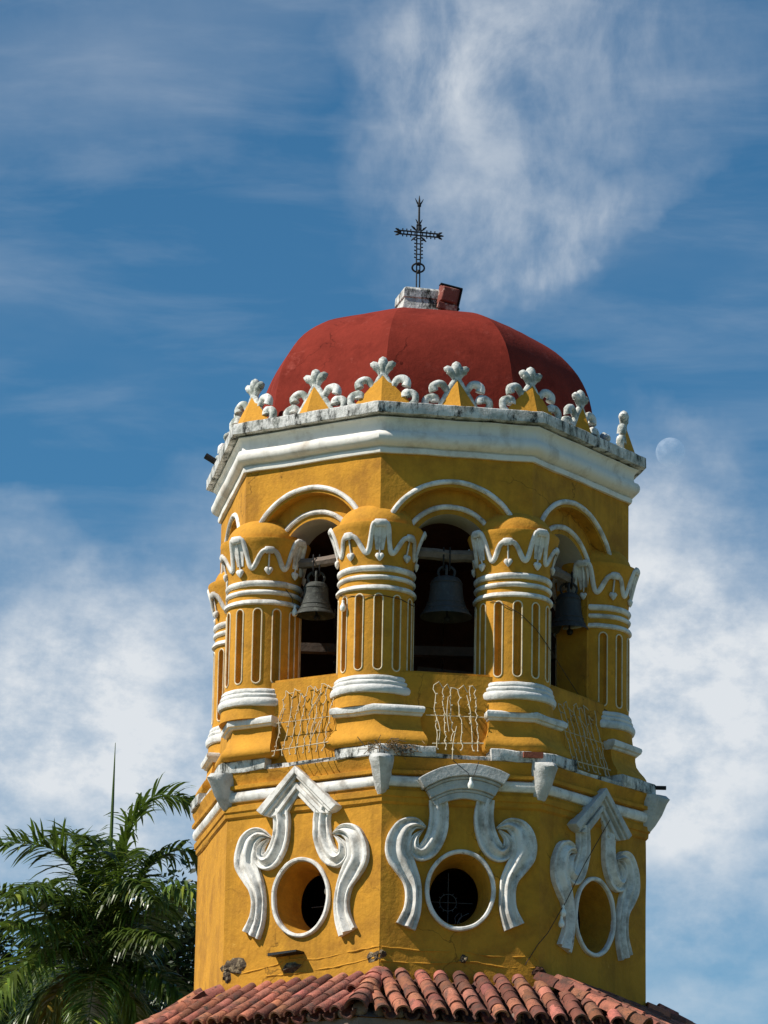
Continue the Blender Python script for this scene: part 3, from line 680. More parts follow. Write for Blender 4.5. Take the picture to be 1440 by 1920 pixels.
# ---- lean-to tile roof round the foot of the drum
ROOF = empty("tile_roof", "weathered terracotta barrel tile roof skirting the foot of the yellow tower", "roof", (0, 0, 0))
RT = [-.26, -.22, -.215, -.16, -.22, -.2, -.2, -.2]
EV = [az2(r, a) for r, a in ((2.95, -112), (3.06, -60), (3.30, -8.7), (3.42, 40), (3.42, 86), (3.3, 130), (3.2, 172), (3.2, 212))]; ZE = -.655
deck = MB(); fas = MB(); tiles = MB(); hip = MB(); infill = MB()
def tint():
    b = random.uniform(.5, 1.3); return (b * random.uniform(.93, 1.06), b * random.uniform(.85, 1.08), b * random.uniform(.82, 1.1)) if random.random() > .18 else (b * .55, b * .52, b * .55)
def barrel(mb, p, d, n, s, L, r0, r1, th=.020, flip=1, dirty=1):
    """one half-round tile from p along d (down the slope); n = up out of the slope, s = across"""
    vs_ = []; K = 8
    for q, (L_, r) in enumerate(((0, r0), (L, r1))):
        for rr in (r, r - th):
            for i in range(K + 1):
                a = pi * i / K; vs_.append(p + d * L_ + s * (rr * cos(a)) + n * (rr * .95 * sin(a) * flip))
    m_ = K + 1; fs = []
    for i in range(K):
        fs.append((i, i + 1, 2 * m_ + i + 1, 2 * m_ + i)); fs.append((m_ + i, 3 * m_ + i, 3 * m_ + i + 1, m_ + i + 1))
        fs.append((2 * m_ + i, 2 * m_ + i + 1, 3 * m_ + i + 1, 3 * m_ + i)); fs.append((i, m_ + i, m_ + i + 1, i + 1))
    fs += [(0, 2 * m_, 3 * m_, m_), (K, m_ + K, 3 * m_ + K, 2 * m_ + K)]
    mb.add(vs_, fs, tuple(c * dirty for c in tint()))
for k in range(8):
    j = (k + 1) % 8
    a0, a1 = DR[k] + V((0, 0, RT[k])) + UP, DR[j] + V((0, 0, RT[j])) + UP; b0, b1 = EV[k] + V((0, 0, ZE)) + UP, EV[j] + V((0, 0, ZE)) + UP
    deck.add([a0, a1, b1, b0], [(0, 1, 2, 3)])
    dn = V((0, 0, -1))
    fas.add([b0 + dn * .01, b1 + dn * .01, b1 + dn * .10, b0 + dn * .10], [(0, 1, 2, 3)])
    ins0, ins1 = EV[k] * .93 + V((0, 0, ZE - .10)) + UP, EV[j] * .93 + V((0, 0, ZE - .10)) + UP
    fas.add([b0 + dn * .10, b1 + dn * .10, ins1, ins0], [(0, 1, 2, 3)])
    e = (b1 - b0); We = e.length; e = e.normalized()
    mid_t = (a0 + a1) / 2; mid_e = (b0 + b1) / 2; dd = mid_e - mid_t; dd = (dd - e * dd.dot(e)); slope_len = dd.length; dd = dd.normalized(); nn = dd.cross(e).normalized(); nn = nn if nn.z > 0 else -nn
    pitch = .196; ncol = int(We / pitch)
    for c in range(ncol + 1):
        u = (c + .5 - (ncol + 1) / 2) * pitch + We / 2 + random.uniform(-.012, .012)
        if u < .06 or u > We - .06: continue
        foot = b0 + e * u
        # length up to a hip or to the wall
        L = slope_len + .03
        for s0, (pa, pb) in ((1, (b0, a0)), (-1, (b1, a1))):
            hd = pb - pa; hu = hd.dot(e); hs = -hd.dot(dd)
            du = (u if s0 == 1 else u - We)
            if abs(hu) > 1e-6 and hu * s0 > 0: L = min(L, (du / hu) * hs - .03)
        nrow = max(1, math.ceil(L / .18)); 
        for kind in (0, 1):
            uu = foot + e * (pitch / 2 if kind == 0 else 0) + nn * (.035 if kind == 1 else .055)
            rows = []
            for r in range(nrow):
                st = r * .18 - .05; ln = min(.25, L - st)
                if ln < .08: continue
                if random.random() < .012 and kind == 1 and r > 1: continue
                top = uu - dd * (st + ln); yawj = random.uniform(-.06, .06); d2 = (dd + e * yawj + nn * (-.02 + random.uniform(-.02, .02))).normalized()
                p = top + nn * (.050 + random.uniform(0, .010) if kind == 1 else .052) + e * random.uniform(-.006, .006)
                if kind == 1: barrel(tiles, p, d2, nn, e, ln, .062, .077)
                else: barrel(tiles, p - nn * .03, d2, nn, e, ln, .088, .08, flip=-1, dirty=.42)
        # mortar plug under each eave tile
        if random.random() < .55: sphere(infill, foot + nn * .03 - dd * random.uniform(.03, .10), random.uniform(.05, .075), 8)
    # hip row
    if True:
        hv = b0 - a0; hl = hv.length; hdn = hv.normalized(); hs = hdn.cross(V((0, 0, 1))).normalized(); hn = hs.cross(hdn).normalized(); hn = hn if hn.z > 0 else -hn
        nr = int(hl / .18) + 1
        for r in range(nr):
            p = a0 + hdn * (r * .18 - .04) + hn * (.10 if k == 2 else .06); barrel(hip, p, (hdn - hn * .01 + hs * random.uniform(-.04, .04)).normalized(), hn, hs, .25, .092, .115)
        sphere(infill, b0 + hn * .05 - hdn * .10, .075, 10)
deck.build("roof_deck", M_mort, ROOF, sharp=None, jit=None); fas.build("eave_soffit", M_mort, ROOF, jit=(.01, 5))
tiles.build("tile_field", M_tile, ROOF, sharp=50); hip.build("hip_tiles", M_tile, ROOF, sharp=50); infill.build("eave_mortar", M_mort, ROOF, jit=(.02, 9))

# crumbling render along the foot of the wall, broken patches, drain slots
def lump(fr, u, v, w, h, o=.0, th=.022, seed=0, m=None, name="render_patch"):
    mb = MB(); rg = random.Random(seed); K = 14; vs_ = [fr(u, v, o + th)]; fs = []
    for ring in (.55, 1.0):
        for i in range(K):
            a = 2 * pi * i / K; q = ring * rg.uniform(.75, 1.15); vs_.append(fr(u + w * q * cos(a), v + h * q * sin(a), o + (th * rg.uniform(.5, 1.1) if ring < 1 else -.01)))
    for i in range(K): fs.append((0, 1 + i, 1 + (i + 1) % K)); fs.append((1 + i, 1 + K + i, 1 + K + (i + 1) % K, 1 + (i + 1) % K))
    mb.add(vs_, fs); return part(mb, name, m or M_chip, sharp=None, jit=(.02, 16))
f1, f2, f3 = face(DR, 1), face(DR, 2), face(DR, 3)
lump(f1, -.80, .10, .17, .10, seed=3); lump(f1, -.90, .0, .06, .08, seed=4); lump(f1, .88, .07, .10, .07, seed=5, th=.02); lump(f2, -.76, .10, .05, .04, seed=6, th=.03)
lump(f2, .05, .085, .045, .05, seed=8, th=.03); lump(f2, .80, -.01, .08, .07, seed=9, th=.05, m=M_dark); lump(f1, -.10, .035, .12, .06, seed=11, th=.05)
for fr, pts in ((f1, [(-.72, .02), (-.4, .06), (-.1, .12), (.2, .10), (.5, .13), (.75, .15), (.94, .17)]), (f2, [(-.78, .17), (-.5, .15), (-.2, .145), (0, .16), (.3, .125), (.62, .13), (.72, .16), (.78, .1)]), (f1, [(-.4, -.03), (0, -.02), (.4, 0), (.9, .06)]), (f2, [(-.78, .03), (-.3, .02), (.1, .06), (.4, .02), (.78, .03)])):
    mb = MB(); P = catmull([fr(u, v, -.004) for u, v in pts], 8); P = [p + noise.noise_vector(p * 9) * .012 for p in P]; tube(mb, P, [.012 + .006 * noise.noise(p * 7) for p in P], 6); part(mb, "render_ridge", M_yel)
def bar(name, pts, r, m, label=None, cat=None, parent=None, n=8):
    mb = MB(); tube(mb, pts, r, n); o = mb.build(name, m, parent)
    if label: tag(o, label, cat)
    return o
mb = MB(); extrude(mb, [(-.30, .155), (.05, .165), (.05, .185), (-.30, .178)], f1, -.02, .14); part(mb, "drip_stone", M_iron, jit=(.01, 8))
# black rain spouts
bar("rain_spout", [SL[0].lerp(SL[1], .30) + V((.02, 0, 5.70)) + UP, SL[0].lerp(SL[1], .30) + V((-.20, -.02, 5.83)) + UP], .035, M_iron, parent=TOWER)
bar("rain_spout", [V((2.38, -.58, 2.16)) + UP, V((2.60, -.62, 2.15)) + UP], .022, M_iron, parent=TOWER)
# a bare brick where the ledge has broken away, and a bird's nest on the front corner
fl = face(DR, 2); mb = MB(); extrude(mb, [(.60, 2.115), (.80, 2.118), (.80, 2.175), (.60, 2.17)], fl, .0, .125); part(mb, "bare_brick", M_brick, jit=(.012, 9))
mb = MB(); rg = random.Random(5)
for i in range(60):
    c = DR[2] + V((rg.gauss(.10, .13), -.09 + rg.gauss(0, .03), 2.15 + rg.gauss(0, .035))) + UP; d = V((rg.uniform(-1, 1), rg.uniform(-.5, .5), rg.uniform(-.5, .5))).normalized() * rg.uniform(.03, .07)
    tube(mb, [c - d, c + d], .004, 4)
tag(mb.build("bird_nest", M_nest), "straggly dry twig nest on the white ledge above the front corner bracket", "nest")

# ------------------------------------------------------------------ cross, floodlight
CR = empty("iron_cross", "ornate black wrought iron cross on the white pedestal above the dome", "cross", V((-.05, 0, 7.69)) + UP)
def cx(u, z, o=0): return ax_t * u + ax_n * o + V((0, 0, z - 7.69))
mb = MB()
for u in (-.018, .018): tube(mb, [cx(u, 7.66), cx(u, 8.02)], .0085, 6)
for u in (-.022, .022): tube(mb, [cx(u, 8.02), cx(u, 8.47)], .009, 6)
tube(mb, [cx(0, 8.40), cx(0, 8.50), cx(0, 8.72)], [.014, .014, .011], 6)
for z in (8.02, 8.07, 8.13, 8.19, 8.25, 8.31, 8.42, 8.46): tube(mb, [cx(-.026, z), cx(.026, z)], .007, 5)
for z in (8.09, 8.13, 8.17, 8.21, 8.25, 8.29):
    for s in (-1, 1): tube(mb, [cx(s * .022, z), cx(s * .048, z + .004)], [.006, .009], 5)
mb.build("post", M_iron, CR)
mb = MB()
for v in (-.019, .019): tube(mb, [cx(-.235, 8.365 + v), cx(.235, 8.365 + v)], .009, 6)
for i in range(-5, 6):
    if i: tube(mb, [cx(i * .042, 8.345), cx(i * .042, 8.385)], .007, 5)
for i in (-4, -3, -2, 2, 3, 4):
    for s in (-1, 1): tube(mb, [cx(i * .045, 8.365 + s * .02), cx(i * .045, 8.365 + s * .045)], [.005, .008], 5)
for s in (-1, 1):
    for a in (-38, 0, 38): tube(mb, [cx(s * .20, 8.365), cx(s * (.20 + .045 * cos(rad(a))), 8.365 + .045 * sin(rad(a))), cx(s * (.20 + .078 * cos(rad(a))), 8.365 + .062 * sin(rad(a)))], [.009, .013, .006], 6)
    for t in (-1, 1): tube(mb, [cx(s * .03, 8.365 + t * .035), cx(s * .055, 8.365 + t * .06), cx(s * .085, 8.365 + t * .085)], [.006, .013, .005], 6)
mb.build("crossbar", M_iron, CR)
mb = MB(); tube(mb, [cx(.068 * cos(rad(a)), 7.975 + .045 * sin(rad(a)), .06 * sin(rad(a)) * .3) for a in range(0, 360, 20)], .011, 6, closed=True); sphere(mb, cx(0, 7.93), .025, 8); sphere(mb, cx(0, 8.02), .022, 8); mb.build("ring_knot", M_iron, CR)
for nm, z, sc in (("crown_finial", 8.69, 1), ("crown_finial", 8.47, .8)):
    mb = MB(); tube(mb, [cx(0, z), cx(0, z + .06 * sc), cx(0, z + .115 * sc)], [.016, .012, .003], 6)
    for s in (-1, 1):
        tube(mb, [cx(0, z), cx(s * .022 * sc, z + .03 * sc), cx(s * .046 * sc, z + .078 * sc)], [.012, .009, .003], 6)
    tube(mb, [cx(-.018, z - .004), cx(.018, z - .004)], .012, 6); mb.build(nm, M_iron, CR)
FL = empty("floodlight", "rust red floodlight tilted beside the white cross pedestal on the dome", "floodlight", V((.245, -.12, 7.42)) + UP)
fx = V((cos(rad(10)), sin(rad(10)), 0)); fz = (V((0, 0, 1)) * .97 + fx * .20 + V((0, -.1, 0))).normalized(); fx = (fx - fz * fx.dot(fz)).normalized(); fy = fz.cross(fx)
def fp(a, b, c): return fx * a + fy * b + fz * c
mb = MB(); 
vs_ = [fp(a * w, b, c) for (b, w, z0, z1) in ((-.085, .082, .125, .275), (-.03, .114, .085, .295), (.05, .118, .08, .30)) for (a, c) in ((-1, z0), (1, z0), (1, z1), (-1, z1))]
mb.add(vs_, [(3, 2, 1, 0), (8, 9, 10, 11)] + [(i * 4 + j, i * 4 + (j + 1) % 4, i * 4 + 4 + (j + 1) % 4, i * 4 + 4 + j) for i in range(2) for j in range(4)])
mb.build("housing", M_rust, FL, bevel=.008)
mb = MB(); box(mb, fp(0, -.035, .065), (fx, fy, fz), (.108, .045, .035)); mb.build("ballast_box", M_rust, FL, bevel=.006)
mb = MB(); box(mb, fp(0, .056, .19), (fx, fy, fz), (.10, .006, .095)); mb.build("lens", M_glass, FL)
mb = MB(); box(mb, fp(0, .0, .302), (fx, fy, fz), (.122, .062, .006)); box(mb, fp(.120, .0, .19), (fx, fy, fz), (.006, .06, .11)); mb.build("rim", M_iron, FL)
mb = MB(); tube(mb, [fp(-.122, 0, .09), fp(-.128, 0, .03), fp(-.10, 0, -.02), fp(0, 0, -.035), fp(.09, 0, -.03), fp(.128, 0, .02), fp(.126, 0, .09)], .011, 6); sphere(mb, fp(.128, 0, .085), .02, 8); tube(mb, [fp(-.05, -.05, .03), fp(-.06, -.06, -.01), fp(-.10, -.02, -.03)], .007, 6); mb.build("bracket", M_iron, FL)

# ------------------------------------------------------------------ bells, each on its beam
def bell(k, u, ztop, r, h, beam, m, label, o=-.30, zb=4.30, tilt=0):
    fr = face(BF, k); base = fr(u, ztop - h, o)
    root = empty("bell", label, "bell", base, "bells hanging in the belfry arches"); root.rotation_euler = (rad(tilt), rad(tilt), 0)
    prof = [(1.0, 0), (1.0, .02), (.965, .05), (.88, .12), (.80, .20), (.73, .30), (.675, .42), (.64, .56), (.62, .70), (.605, .80), (.57, .88), (.47, .945), (.25, .985), (.02, 1.0)]
    inn = [(.03, .93), (.45, .88), (.54, .78), (.60, .55), (.68, .35), (.80, .16), (.93, .03)]
    mb = MB(); lathe(mb, [(r * a, h * b) for a, b in inn] + [(r * a, h * b) for a, b in prof], 44); 
    for zz, rr in ((.155, .845), (.30, .735), (.80, .615)):
        tube(mb, [(r * rr * cos(2 * pi * i / 36), r * rr * sin(2 * pi * i / 36), h * zz) for i in range(36)], .006, 6, closed=True)
    body = mb.build("bell_body", m, root, sharp=50)
    mb = MB()
    for s in (-1, 1): tube(mb, catmull([(s * .07, 0, h * .97), (s * .085, 0, h + .05), (s * .045, 0, h + .095), (s * .02, 0, h + .06)], 4), .014, 6)
    tube(mb, catmull([(0, -.05, h * .98), (0, -.05, h + .08), (0, 0, h + .11), (0, .05, h + .08), (0, .05, h * .98)], 4), .014, 6)
    mb.build("crown_loops", m, root)
    top = zb - (ztop - h)
    mb = MB()
    for s in (-1, 1): tube(mb, [(s * .03, -.02, h + .06), (s * .032, -.06, top - .05), (s * .032, -.06, top + .06), (s * .032, .06, top + .06), (s * .032, .06, top - .05), (s * .03, .0, h + .06)], .009, 6)
    mb.build("hanging_strap", M_iron, root)
    mb = MB(); tube(mb, [(0, 0, h * .85), (.01, 0, h * .1), (.015, 0, -.03)], [.01, .012, .014], 6); sphere(mb, (.015, 0, -.02), .035, 8); mb.build("clapper", M_iron, root)
    mb = MB(); a, b, hh = beam
    L = fr(a, zb, o); R_ = fr(b, zb, o); tube(mb, [L.lerp(R_, i / 8) for i in range(9)], hh, 7); q = mb.build("bell_beam", M_wood, TOWER, jit=(.018, 6), sharp=30)
bell(1, -.125, 4.075, .205, .36, (-.62, .6, .055), M_bron, "weathered grey green bell lit by the sun in the left arch", zb=4.285)
bell(2, -.035, 4.075, .268, .43, (-.62, .62, .062), M_bron2, "large dark bell with a flared rim in the middle arch", zb=4.30)
bell(3, .235, 4.17, .21, .40, (-.5, .75, .06), M_bron2, "dark bell half hidden behind a column in the right arch", zb=4.32)

# ------------------------------------------------------------------ light strings and hanging bulbs
def net(k, us, z1, z0, label, m, seed, nv):
    fr = face(BF, k); rg = random.Random(seed); mb = MB()
    zm = 2.53
    tube(mb, [fr(us[0] - .10, zm, .09), fr(us[1] + .12, zm + .01, .09)], .0045, 5)
    tube(mb, [fr(us[0] - .05, z0 + .03, .20), fr(us[1] + .05, z0 + .06, .20)], .006, 5)
    for i in range(nv):
        u = us[0] + (us[1] - us[0]) * i / (nv - 1) + rg.uniform(-.012, .012); zt = z1 - rg.uniform(0, .10); pts = []
        for j in range(15):
            t = j / 14; z = zt + (z0 - .03 - zt) * t; o = .02 + .19 * max(0, (zt - z) / (zt - z0)) ** 1.1
            pts.append(fr(u + rg.uniform(-.014, .014), z, o + rg.uniform(0, .012)))
        tube(mb, pts, .0045, 5)
        for j in range(2, 15, 2): sphere(mb, pts[j] + V((rg.uniform(-.014, .014), -.01, 0)), .009, 6)
        if i < nv - 1:
            u2 = us[0] + (us[1] - us[0]) * (i + 1) / (nv - 1)
            tube(mb, [fr(u, zt, .022), fr((u + u2) / 2, zt + rg.uniform(-.06, .05), .03), fr(u2, zt - .03, .022)], .005, 5)
    for i in range(4):
        u = rg.uniform(*us); z = rg.uniform(z0 + .2, z1 - .1); u3 = u + rg.uniform(-.12, .12); z3 = z - rg.uniform(.15, .4); o = lambda q: .03 + .19 * max(0, (z1 - q) / (z1 - z0)) ** 1.1
        tube(mb, catmull([fr(u, z, o(z)), fr((u + u3) / 2 + rg.uniform(-.05, .05), (z + z3) / 2, o((z + z3) / 2) + .01), fr(u3, z3, o(z3))], 5), .004, 5)
    tag(mb.build("string_lights", m), label, "string lights", "light strings draped below the arches")
net(1, (-.24, .34), 2.93, 2.19, "tangled tan string lights draped on the parapet below the left arch", M_wire, 3, 8)
net(2, (-.20, .22), 2.87, 2.19, "pale string lights hanging in five strands below the middle arch", mat("cream_wire", (.62, .54, .38), .7, .1, 20, 0), 4, 6)
net(3, (-.46, .22), 2.90, 2.18, "long string lights hanging on the shaded parapet below the right arch", M_wire, 6, 8)
def lamp(name, pts, bulb, label, r=.004, n=6, br=.032):
    root = empty(name, label, "hanging bulb", bulb); mb = MB(); tube(mb, [V(p) - V(bulb) for p in pts], r, n); mb.build("cable", M_wire2, root)
    mb = MB(); lathe(mb, [(.010, .055), (.014, .05), (.014, .025), (br * .55, .015), (br * .95, -.01), (br, -.03), (br * .7, -.055), (.003, -.065)], 12); mb.build("bulb", M_bulb, root)
fr = f2
lamp("light_cable", [fr(-.13, 2.02, .225), fr(.02, 1.90, .235), fr(.055, 1.83, .235), fr(.09, 1.90, .235), fr(.13, 2.02, .225)], fr(.05, 1.80, .24), "small white bulb hanging in front of the rounded hood over the middle round window")
fr = f3
lamp("light_cable", [fr(.07, 1.66, .15), fr(-.3, 1.15, .10), fr(-.62, .70, .09), fr(-.66, .62, .09), fr(-.66, .57, .08)], fr(-.66, .52, .08), "white bulb on a cable crossing the scroll beside the right round window")
lamp("light_cable", [fr(-.66, .66, .09), fr(-.85, .38, .05), f2(.78, .25, .02), f2(.66, .05, .02)], fr(-.645, .63, .09), "dark cable running down the front corner from the right scroll to the tiles")
fr = f1
lamp("light_cable", [fr(-.02, 1.04, -.30), fr(.06, .93, -.30), fr(.10, .90, -.30)], fr(.10, .86, -.30), "white bulb hanging inside the left round window")
c = COLP[2] + UP
def onc(c, a, z, r=.40): return c + az2(r, a) + V((0, 0, z))
lamp("light_cable", [onc(c, a, z) for a, z in ((-70, 3.80), (-50, 3.76), (-20, 3.73), (10, 3.74), (40, 3.72), (75, 3.70))], onc(c, -52, 3.66, .42), "white bulb hanging on a dark cable round the neck of the front column")
c = COLP[3] + UP
lamp("light_cable", [onc(c, a, z) for a, z in ((-40, 3.78), (-15, 3.72), (10, 3.62), (35, 3.48), (60, 3.35))] + [onc(COLP[4] + UP, -20, 3.05), onc(COLP[4] + UP, 10, 2.96), onc(COLP[4] + UP, 40, 2.86)], onc(COLP[4] + UP, -52, 3.07, .43), "bulb on a dark cable strung between the two shaded right hand columns")
c = COLP[1] + UP
lamp("light_cable", [onc(c, 35, 3.98), onc(c, 48, 3.90), onc(c, 52, 3.80)], onc(c, 51, 3.77, .42), "white bulb hanging beside the rim of the sunlit bell")

# ------------------------------------------------------------------ moon
md = V((0.06011, 0.95889, 0.27732)); mpos = CAM_P + md.normalized() * 3000
mb = MB(); sphere(mb, (0, 0, 0), 10.6, 64)
mm = bpy.data.materials.new("moon_rock"); mm.use_nodes = True; nt = mm.node_tree; nt.nodes.clear()
mo = nt.nodes.new('ShaderNodeOutputMaterial'); ad = nt.nodes.new('ShaderNodeAddShader'); tr = nt.nodes.new('ShaderNodeBsdfTransparent'); df = nt.nodes.new('ShaderNodeBsdfDiffuse')
nz = nt.nodes.new('ShaderNodeTexNoise'); nz.inputs['Scale'].default_value = .22; nz.inputs['Detail'].default_value = 5; rp = nt.nodes.new('ShaderNodeMapRange'); rp.inputs[1].default_value = .35; rp.inputs[2].default_value = .65; rp.inputs[3].default_value = .06; rp.inputs[4].default_value = .12
tcx = nt.nodes.new('ShaderNodeTexCoord'); nt.links.new(tcx.outputs['Object'], nz.inputs['Vector']); nt.links.new(nz.outputs['Fac'], rp.inputs[0]); nt.links.new(rp.outputs[0], df.inputs['Color'])
nt.links.new(tr.outputs[0], ad.inputs[0]); geo = nt.nodes.new('ShaderNodeNewGeometry'); mxs = nt.nodes.new('ShaderNodeMixShader'); nt.links.new(geo.outputs['Backfacing'], mxs.inputs[0]); nt.links.new(df.outputs[0], mxs.inputs[1]); nt.links.new(mxs.outputs[0], ad.inputs[1]); nt.links.new(ad.outputs[0], mo.inputs[0])
tag(mb.build("moon", mm, None, loc=mpos, sharp=180), "pale half moon in the daytime sky right of the tower", "moon")

# ------------------------------------------------------------------ palms and trees
PX = .010455
def palm_point(base, x, y, d=0.): return V(((x - 186) * PX, d, -(y - 1822) * PX))
def frond(pts, lmax, seed, droop=.5, tintb=1., n=96, both=1, stem_r=.028):
    rg = random.Random(seed); P = catmull(pts, 12); k = len(P); mb = MB(); lf = MB()
    tot = [0]
    for i in range(1, k): tot.append(tot[-1] + (P[i] - P[i - 1]).length)
    T = tot[-1]
    tube(mb, P, [stem_r * (1 - .88 * t / T) for t in tot], 6, tint=(1.7, 1.6, 1.3))
    def at(s):
        for i in range(1, k):
            if tot[i] >= s: f = (s - tot[i - 1]) / max(1e-6, tot[i] - tot[i - 1]); return P[i - 1].lerp(P[i], f), (P[i] - P[i - 1]).normalized()
        return P[-1], (P[-1] - P[-2]).normalized()
    for i in range(n):
        f = .17 + .83 * i / (n - 1); p, t = at(T * f); L = lmax * (math.sin(pi * min(1, f * .80 + .16)) ** .6) * rg.uniform(.82, 1.1)
        side = t.cross(V((0, 0, 1))); side = side.normalized() if side.length > .15 else V((1, 0, 0)); upv = side.cross(t).normalized()
        for s in (-1, 1):
            tilt = rg.uniform(-.35, .85); d = (side * s * 1.0 + upv * tilt + t * rg.uniform(.35, .75)).normalized()
            w = rg.uniform(.024, .042); b = (1 if isinstance(tintb, tuple) else tintb) * rg.uniform(.55, 1.5); tn = (b, b * rg.uniform(.9, 1.1), b * .9)
            if isinstance(tintb, tuple): tn = tuple(b * q for q in tintb)
            if rg.random() < .06: tn = (b * 2.2, b * 1.7, b)
            q = [p]; dd = d.copy()
            for j in range(4): dd = (dd + V((0, 0, -droop * (.25 + .22 * j)))).normalized(); q.append(q[-1] + dd * (L / 4))
            wd = dd.cross(t); wd = d.cross(V((rg.uniform(-.5, .5), rg.uniform(-.5, .5), 1))).normalized()
            vs_ = []; 
            for j, x in enumerate(q): ww = w * (.6, 1, .95, .6, .04)[j]; vs_ += [x - wd * ww, x + wd * ww]
            mb.add(vs_, [(2 * j, 2 * j + 1, 2 * j + 3, 2 * j + 2) for j in range(4)], tn)
    return mb
def royal(name, label, base, fronds, trunk_r=.22, spear=None):
    root = empty(name, label, "palm tree", (base.x, base.y, 0), "palm trees left of the tower"); h = base.z
    mb = MB(); tube(mb, [(0, 0, h * i / 10) for i in range(11)], [trunk_r * (1.25 - .35 * i / 10) for i in range(11)], 16); 
    mb.build("trunk", M_trunk, root, jit=(.02, 1))
    mb = MB(); tube(mb, [(0, 0, h - 1.7), (0, 0, h - .9), (0, 0, h)], [trunk_r * .85, trunk_r * .8, trunk_r * .45], 14); mb.build("crownshaft", M_stem, root)
    for i, (pts, l, dr, tb) in enumerate(fronds):
        m_ = frond([V(p) for p in pts], l, i * 13 + int(base.x * 7), dr, tb); m_.build("frond", M_leaf, root, loc=(0, 0, h), sharp=None)
    if spear:
        mb = MB(); tube(mb, [V(p) for p in spear], [.05, .045, .032, .006], 6, tint=(1.3, 1.3, 1)); mb.build("spear_leaf", M_leaf, root, loc=(0, 0, h))
    return root
PB = V((-6.105, 37.99, 14.20))
def pp(*l): return [palm_point(None, x, y, d) for x, y, d in l]
fr_ = [
 (pp((186, 1822, 0), (212, 1650, .1), (240, 1530, .2), (285, 1478, .3), (362, 1490, .4)), 1.25, .3, 1.2),
 (pp((186, 1822, 0), (165, 1700, -.1), (115, 1612, -.3), (50, 1590, -.5), (-25, 1600, -.7)), 1.25, .22, 1.1),
 (pp((186, 1822, 0), (130, 1750, -.3), (65, 1712, -.7), (-20, 1688, -1.2)), .95, .3, 1.1),
 (pp((186, 1822, 0), (232, 1752, -.4), (285, 1700, -.9), (345, 1682, -1.3), (392, 1705, -1.6)), 1.15, .7, 1.3),
 (pp((186, 1822, 0), (189, 1815, -.6), (190, 1850, -1.4), (187, 1910, -2.0), (185, 1990, -2.3)), .9, .45, 1.8),
 (pp((186, 1822, 0), (120, 1800, -.8), (60, 1830, -1.5), (15, 1900, -2.0), (-10, 1980, -2.2)), 1.0, .6, 1.5),
 (pp((186, 1822, 0), (250, 1822, -.5), (315, 1850, -1.0), (365, 1905, -1.3)), .9, .5, 1.0),
 (pp((186, 1822, 0), (178, 1690, .4), (158, 1590, .8), (120, 1545, 1.1), (70, 1540, 1.4)), 1.05, .3, .9),
 (pp((186, 1822, 0), (222, 1690, .4), (275, 1600, .8), (335, 1570, 1.0), (390, 1600, 1.2)), .95, .5, .8),
 (pp((186, 1822, 0), (198, 1690, .8), (205, 1600, 1.6), (215, 1555, 2.4), (228, 1545, 3.0)), .9, .5, .8),
 (pp((186, 1822, 0), (150, 1720, 1.0), (110, 1660, 2.0), (60, 1640, 2.8)), .95, .5, .7),
 (pp((186, 1822, 0), (230, 1730, 1.0), (280, 1670, 2.0), (330, 1655, 2.8)), .95, .5, .7),
 (pp((186, 1822, 0), (190, 1720, -.6), (196, 1650, -1.2), (180, 1610, -1.9), (160, 1615, -2.6)), .85, .6, .8),
 (pp((186, 1822, 0), (150, 1790, -1.0), (90, 1770, -1.8), (30, 1780, -2.6)), .95, .6, 1.2),
 (pp((186, 1822, 0), (235, 1790, -1.0), (280, 1780, -1.8), (330, 1800, -2.5)), .9, .6, .9),
 (pp((186, 1822, 0), (205, 1740, -.8), (240, 1690, -1.5), (270, 1690, -2.2), (300, 1730, -2.7)), .9, .7, .9),
 (pp((186, 1822, 0), (150, 1730, -.8), (110, 1690, -1.5), (70, 1700, -2.2), (30, 1740, -2.8)), .9, .7, 1.0),
 (pp((186, 1822, 0), (130, 1830, .3), (70, 1870, .6), (30, 1940, .8)), .9, .6, .8),
 (pp((186, 1822, 0), (160, 1838, -.9), (120, 1885, -1.3), (98, 1960, -1.4)), .8, .8, (2.9, 1.35, 1.1)),
 (pp((186, 1822, 0), (226, 1850, -.8), (262, 1905, -1.1), (275, 1990, -1.2)), .8, .8, (1.9, 1.35, .8)),
 (pp((186, 1822, 0), (240, 1850, .3), (290, 1900, .6), (310, 1970, .8)), .9, .6, .8),
]
royal("palm_tree", "tall royal palm with a bare upright spear leaf, nearest left of the tower", PB, fr_, spear=pp((190, 1700, 0), (199, 1600, 0), (200, 1500, 0), (201, 1384, 0)))
# a second crown behind and lower on the left
PB2 = V((-8.6, 44.0, 13.4)); fr2_ = []
rg = random.Random(21)
for i in range(17):
    a = 2 * pi * i / 17 + rg.uniform(-.15, .15); e = rg.uniform(.2, 1.2); L = rg.uniform(3.3, 4.2)
    h = V((cos(a), sin(a), 0)); fr2_.append(([V((0, 0, 0)), h * L * .3 * cos(e * .6) + V((0, 0, L * .34 * sin(e))), h * L * .62 * cos(e * .5) + V((0, 0, L * .42 * sin(e))), h * L * .85 + V((0, 0, L * .25 * sin(e) - .3)), h * L * .98 + V((0, 0, -.9 + L * .15 * sin(e)))], .9, .55, .8))
royal("palm_tree", "second royal palm behind, its crown cut by the left edge of the photo", PB2, fr2_)

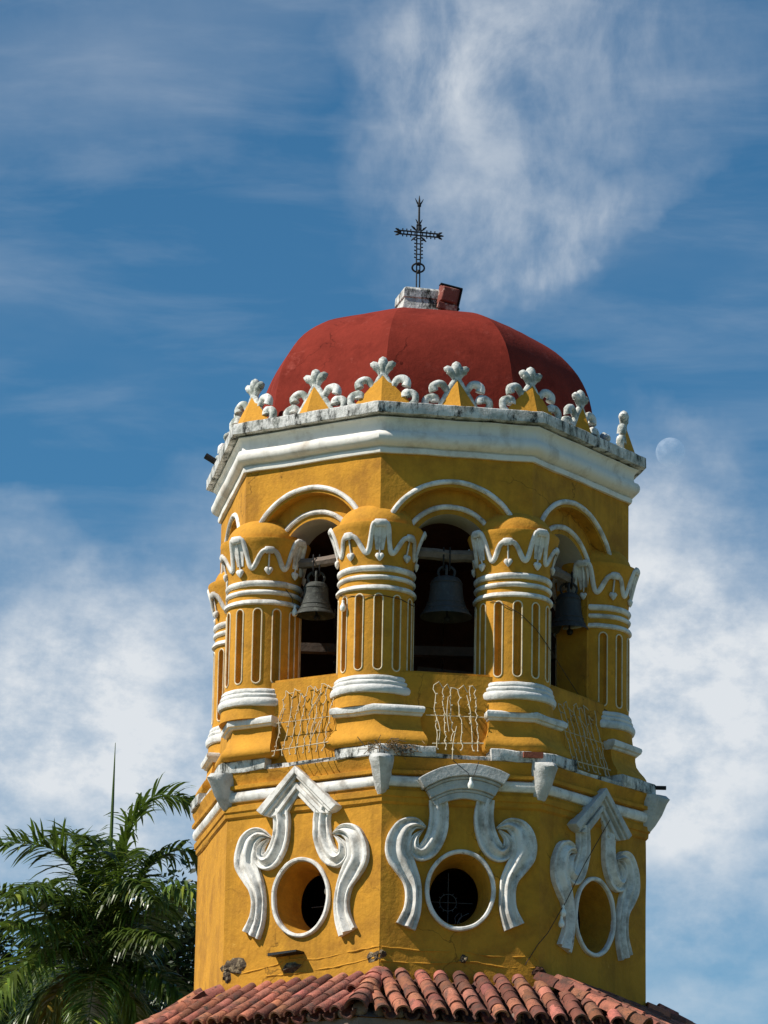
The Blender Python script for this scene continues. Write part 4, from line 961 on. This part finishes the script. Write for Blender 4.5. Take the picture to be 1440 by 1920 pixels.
def broadleaf(label, base, cz, rad3, n, seed):
    root = empty("broadleaf_tree", label, "tree", (base.x, base.y, 0), "leafy trees behind the palms"); rg = random.Random(seed); mb = MB()
    trunk = [V((0, 0, 0)), V((.2, 0, cz * .35)), V((-.1, .2, cz * .7)), V((0, 0, cz))]; P = catmull(trunk, 5); tube(mb, P, [.45 - .3 * i / len(P) for i in range(len(P))], 10)
    clumps = []
    for i in range(46):
        while True:
            p = V((rg.uniform(-1, 1), rg.uniform(-1, 1), rg.uniform(-1, 1)))
            if .25 < p.length < 1: break
        c = V((p.x * rad3[0], p.y * rad3[1], cz + p.z * rad3[2])); clumps.append((c, rg.uniform(.7, 1.3)))
        s = P[int(len(P) * rg.uniform(.55, .95))]; tube(mb, [s, s.lerp(c, .5) + V((0, 0, .2)), c], [.10, .06, .02], 6)
    mb.build("trunk", M_bark, root, jit=(.04, 1))
    mb = MB()
    for i in range(n):
        c, r = rg.choice(clumps); d = V((rg.gauss(0, 1), rg.gauss(0, 1), rg.gauss(0, .8))).normalized() * r * rg.uniform(.45, 1.05); p = c + d
        a = V((rg.gauss(0, 1), rg.gauss(0, 1), rg.gauss(0, .5))).normalized(); b = a.cross(V((rg.gauss(0, 1), rg.gauss(0, 1), rg.gauss(0, 1)))).normalized(); s = rg.uniform(.07, .15); t = rg.uniform(.5, 1.5)
        mb.add([p - a * s, p + b * s * .45, p + a * s, p - b * s * .45], [(0, 1, 2, 3)], (t, t * rg.uniform(.9, 1.1), t))
    mb.build("crown", M_leafy, root, sharp=None); return root
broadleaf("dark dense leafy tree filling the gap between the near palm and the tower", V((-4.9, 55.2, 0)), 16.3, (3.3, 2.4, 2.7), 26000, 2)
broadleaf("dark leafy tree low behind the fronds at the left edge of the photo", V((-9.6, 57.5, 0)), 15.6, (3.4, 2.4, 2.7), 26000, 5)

# ------------------------------------------------------------------ ground
mb = MB(); S = 5000; mb.add([(-S, -S, 0), (S, -S, 0), (S, S, 0), (-S, S, 0)], [(0, 1, 2, 3)]); g = mb.build("ground", M_ground, None, sharp=None); g['kind'] = 'structure'
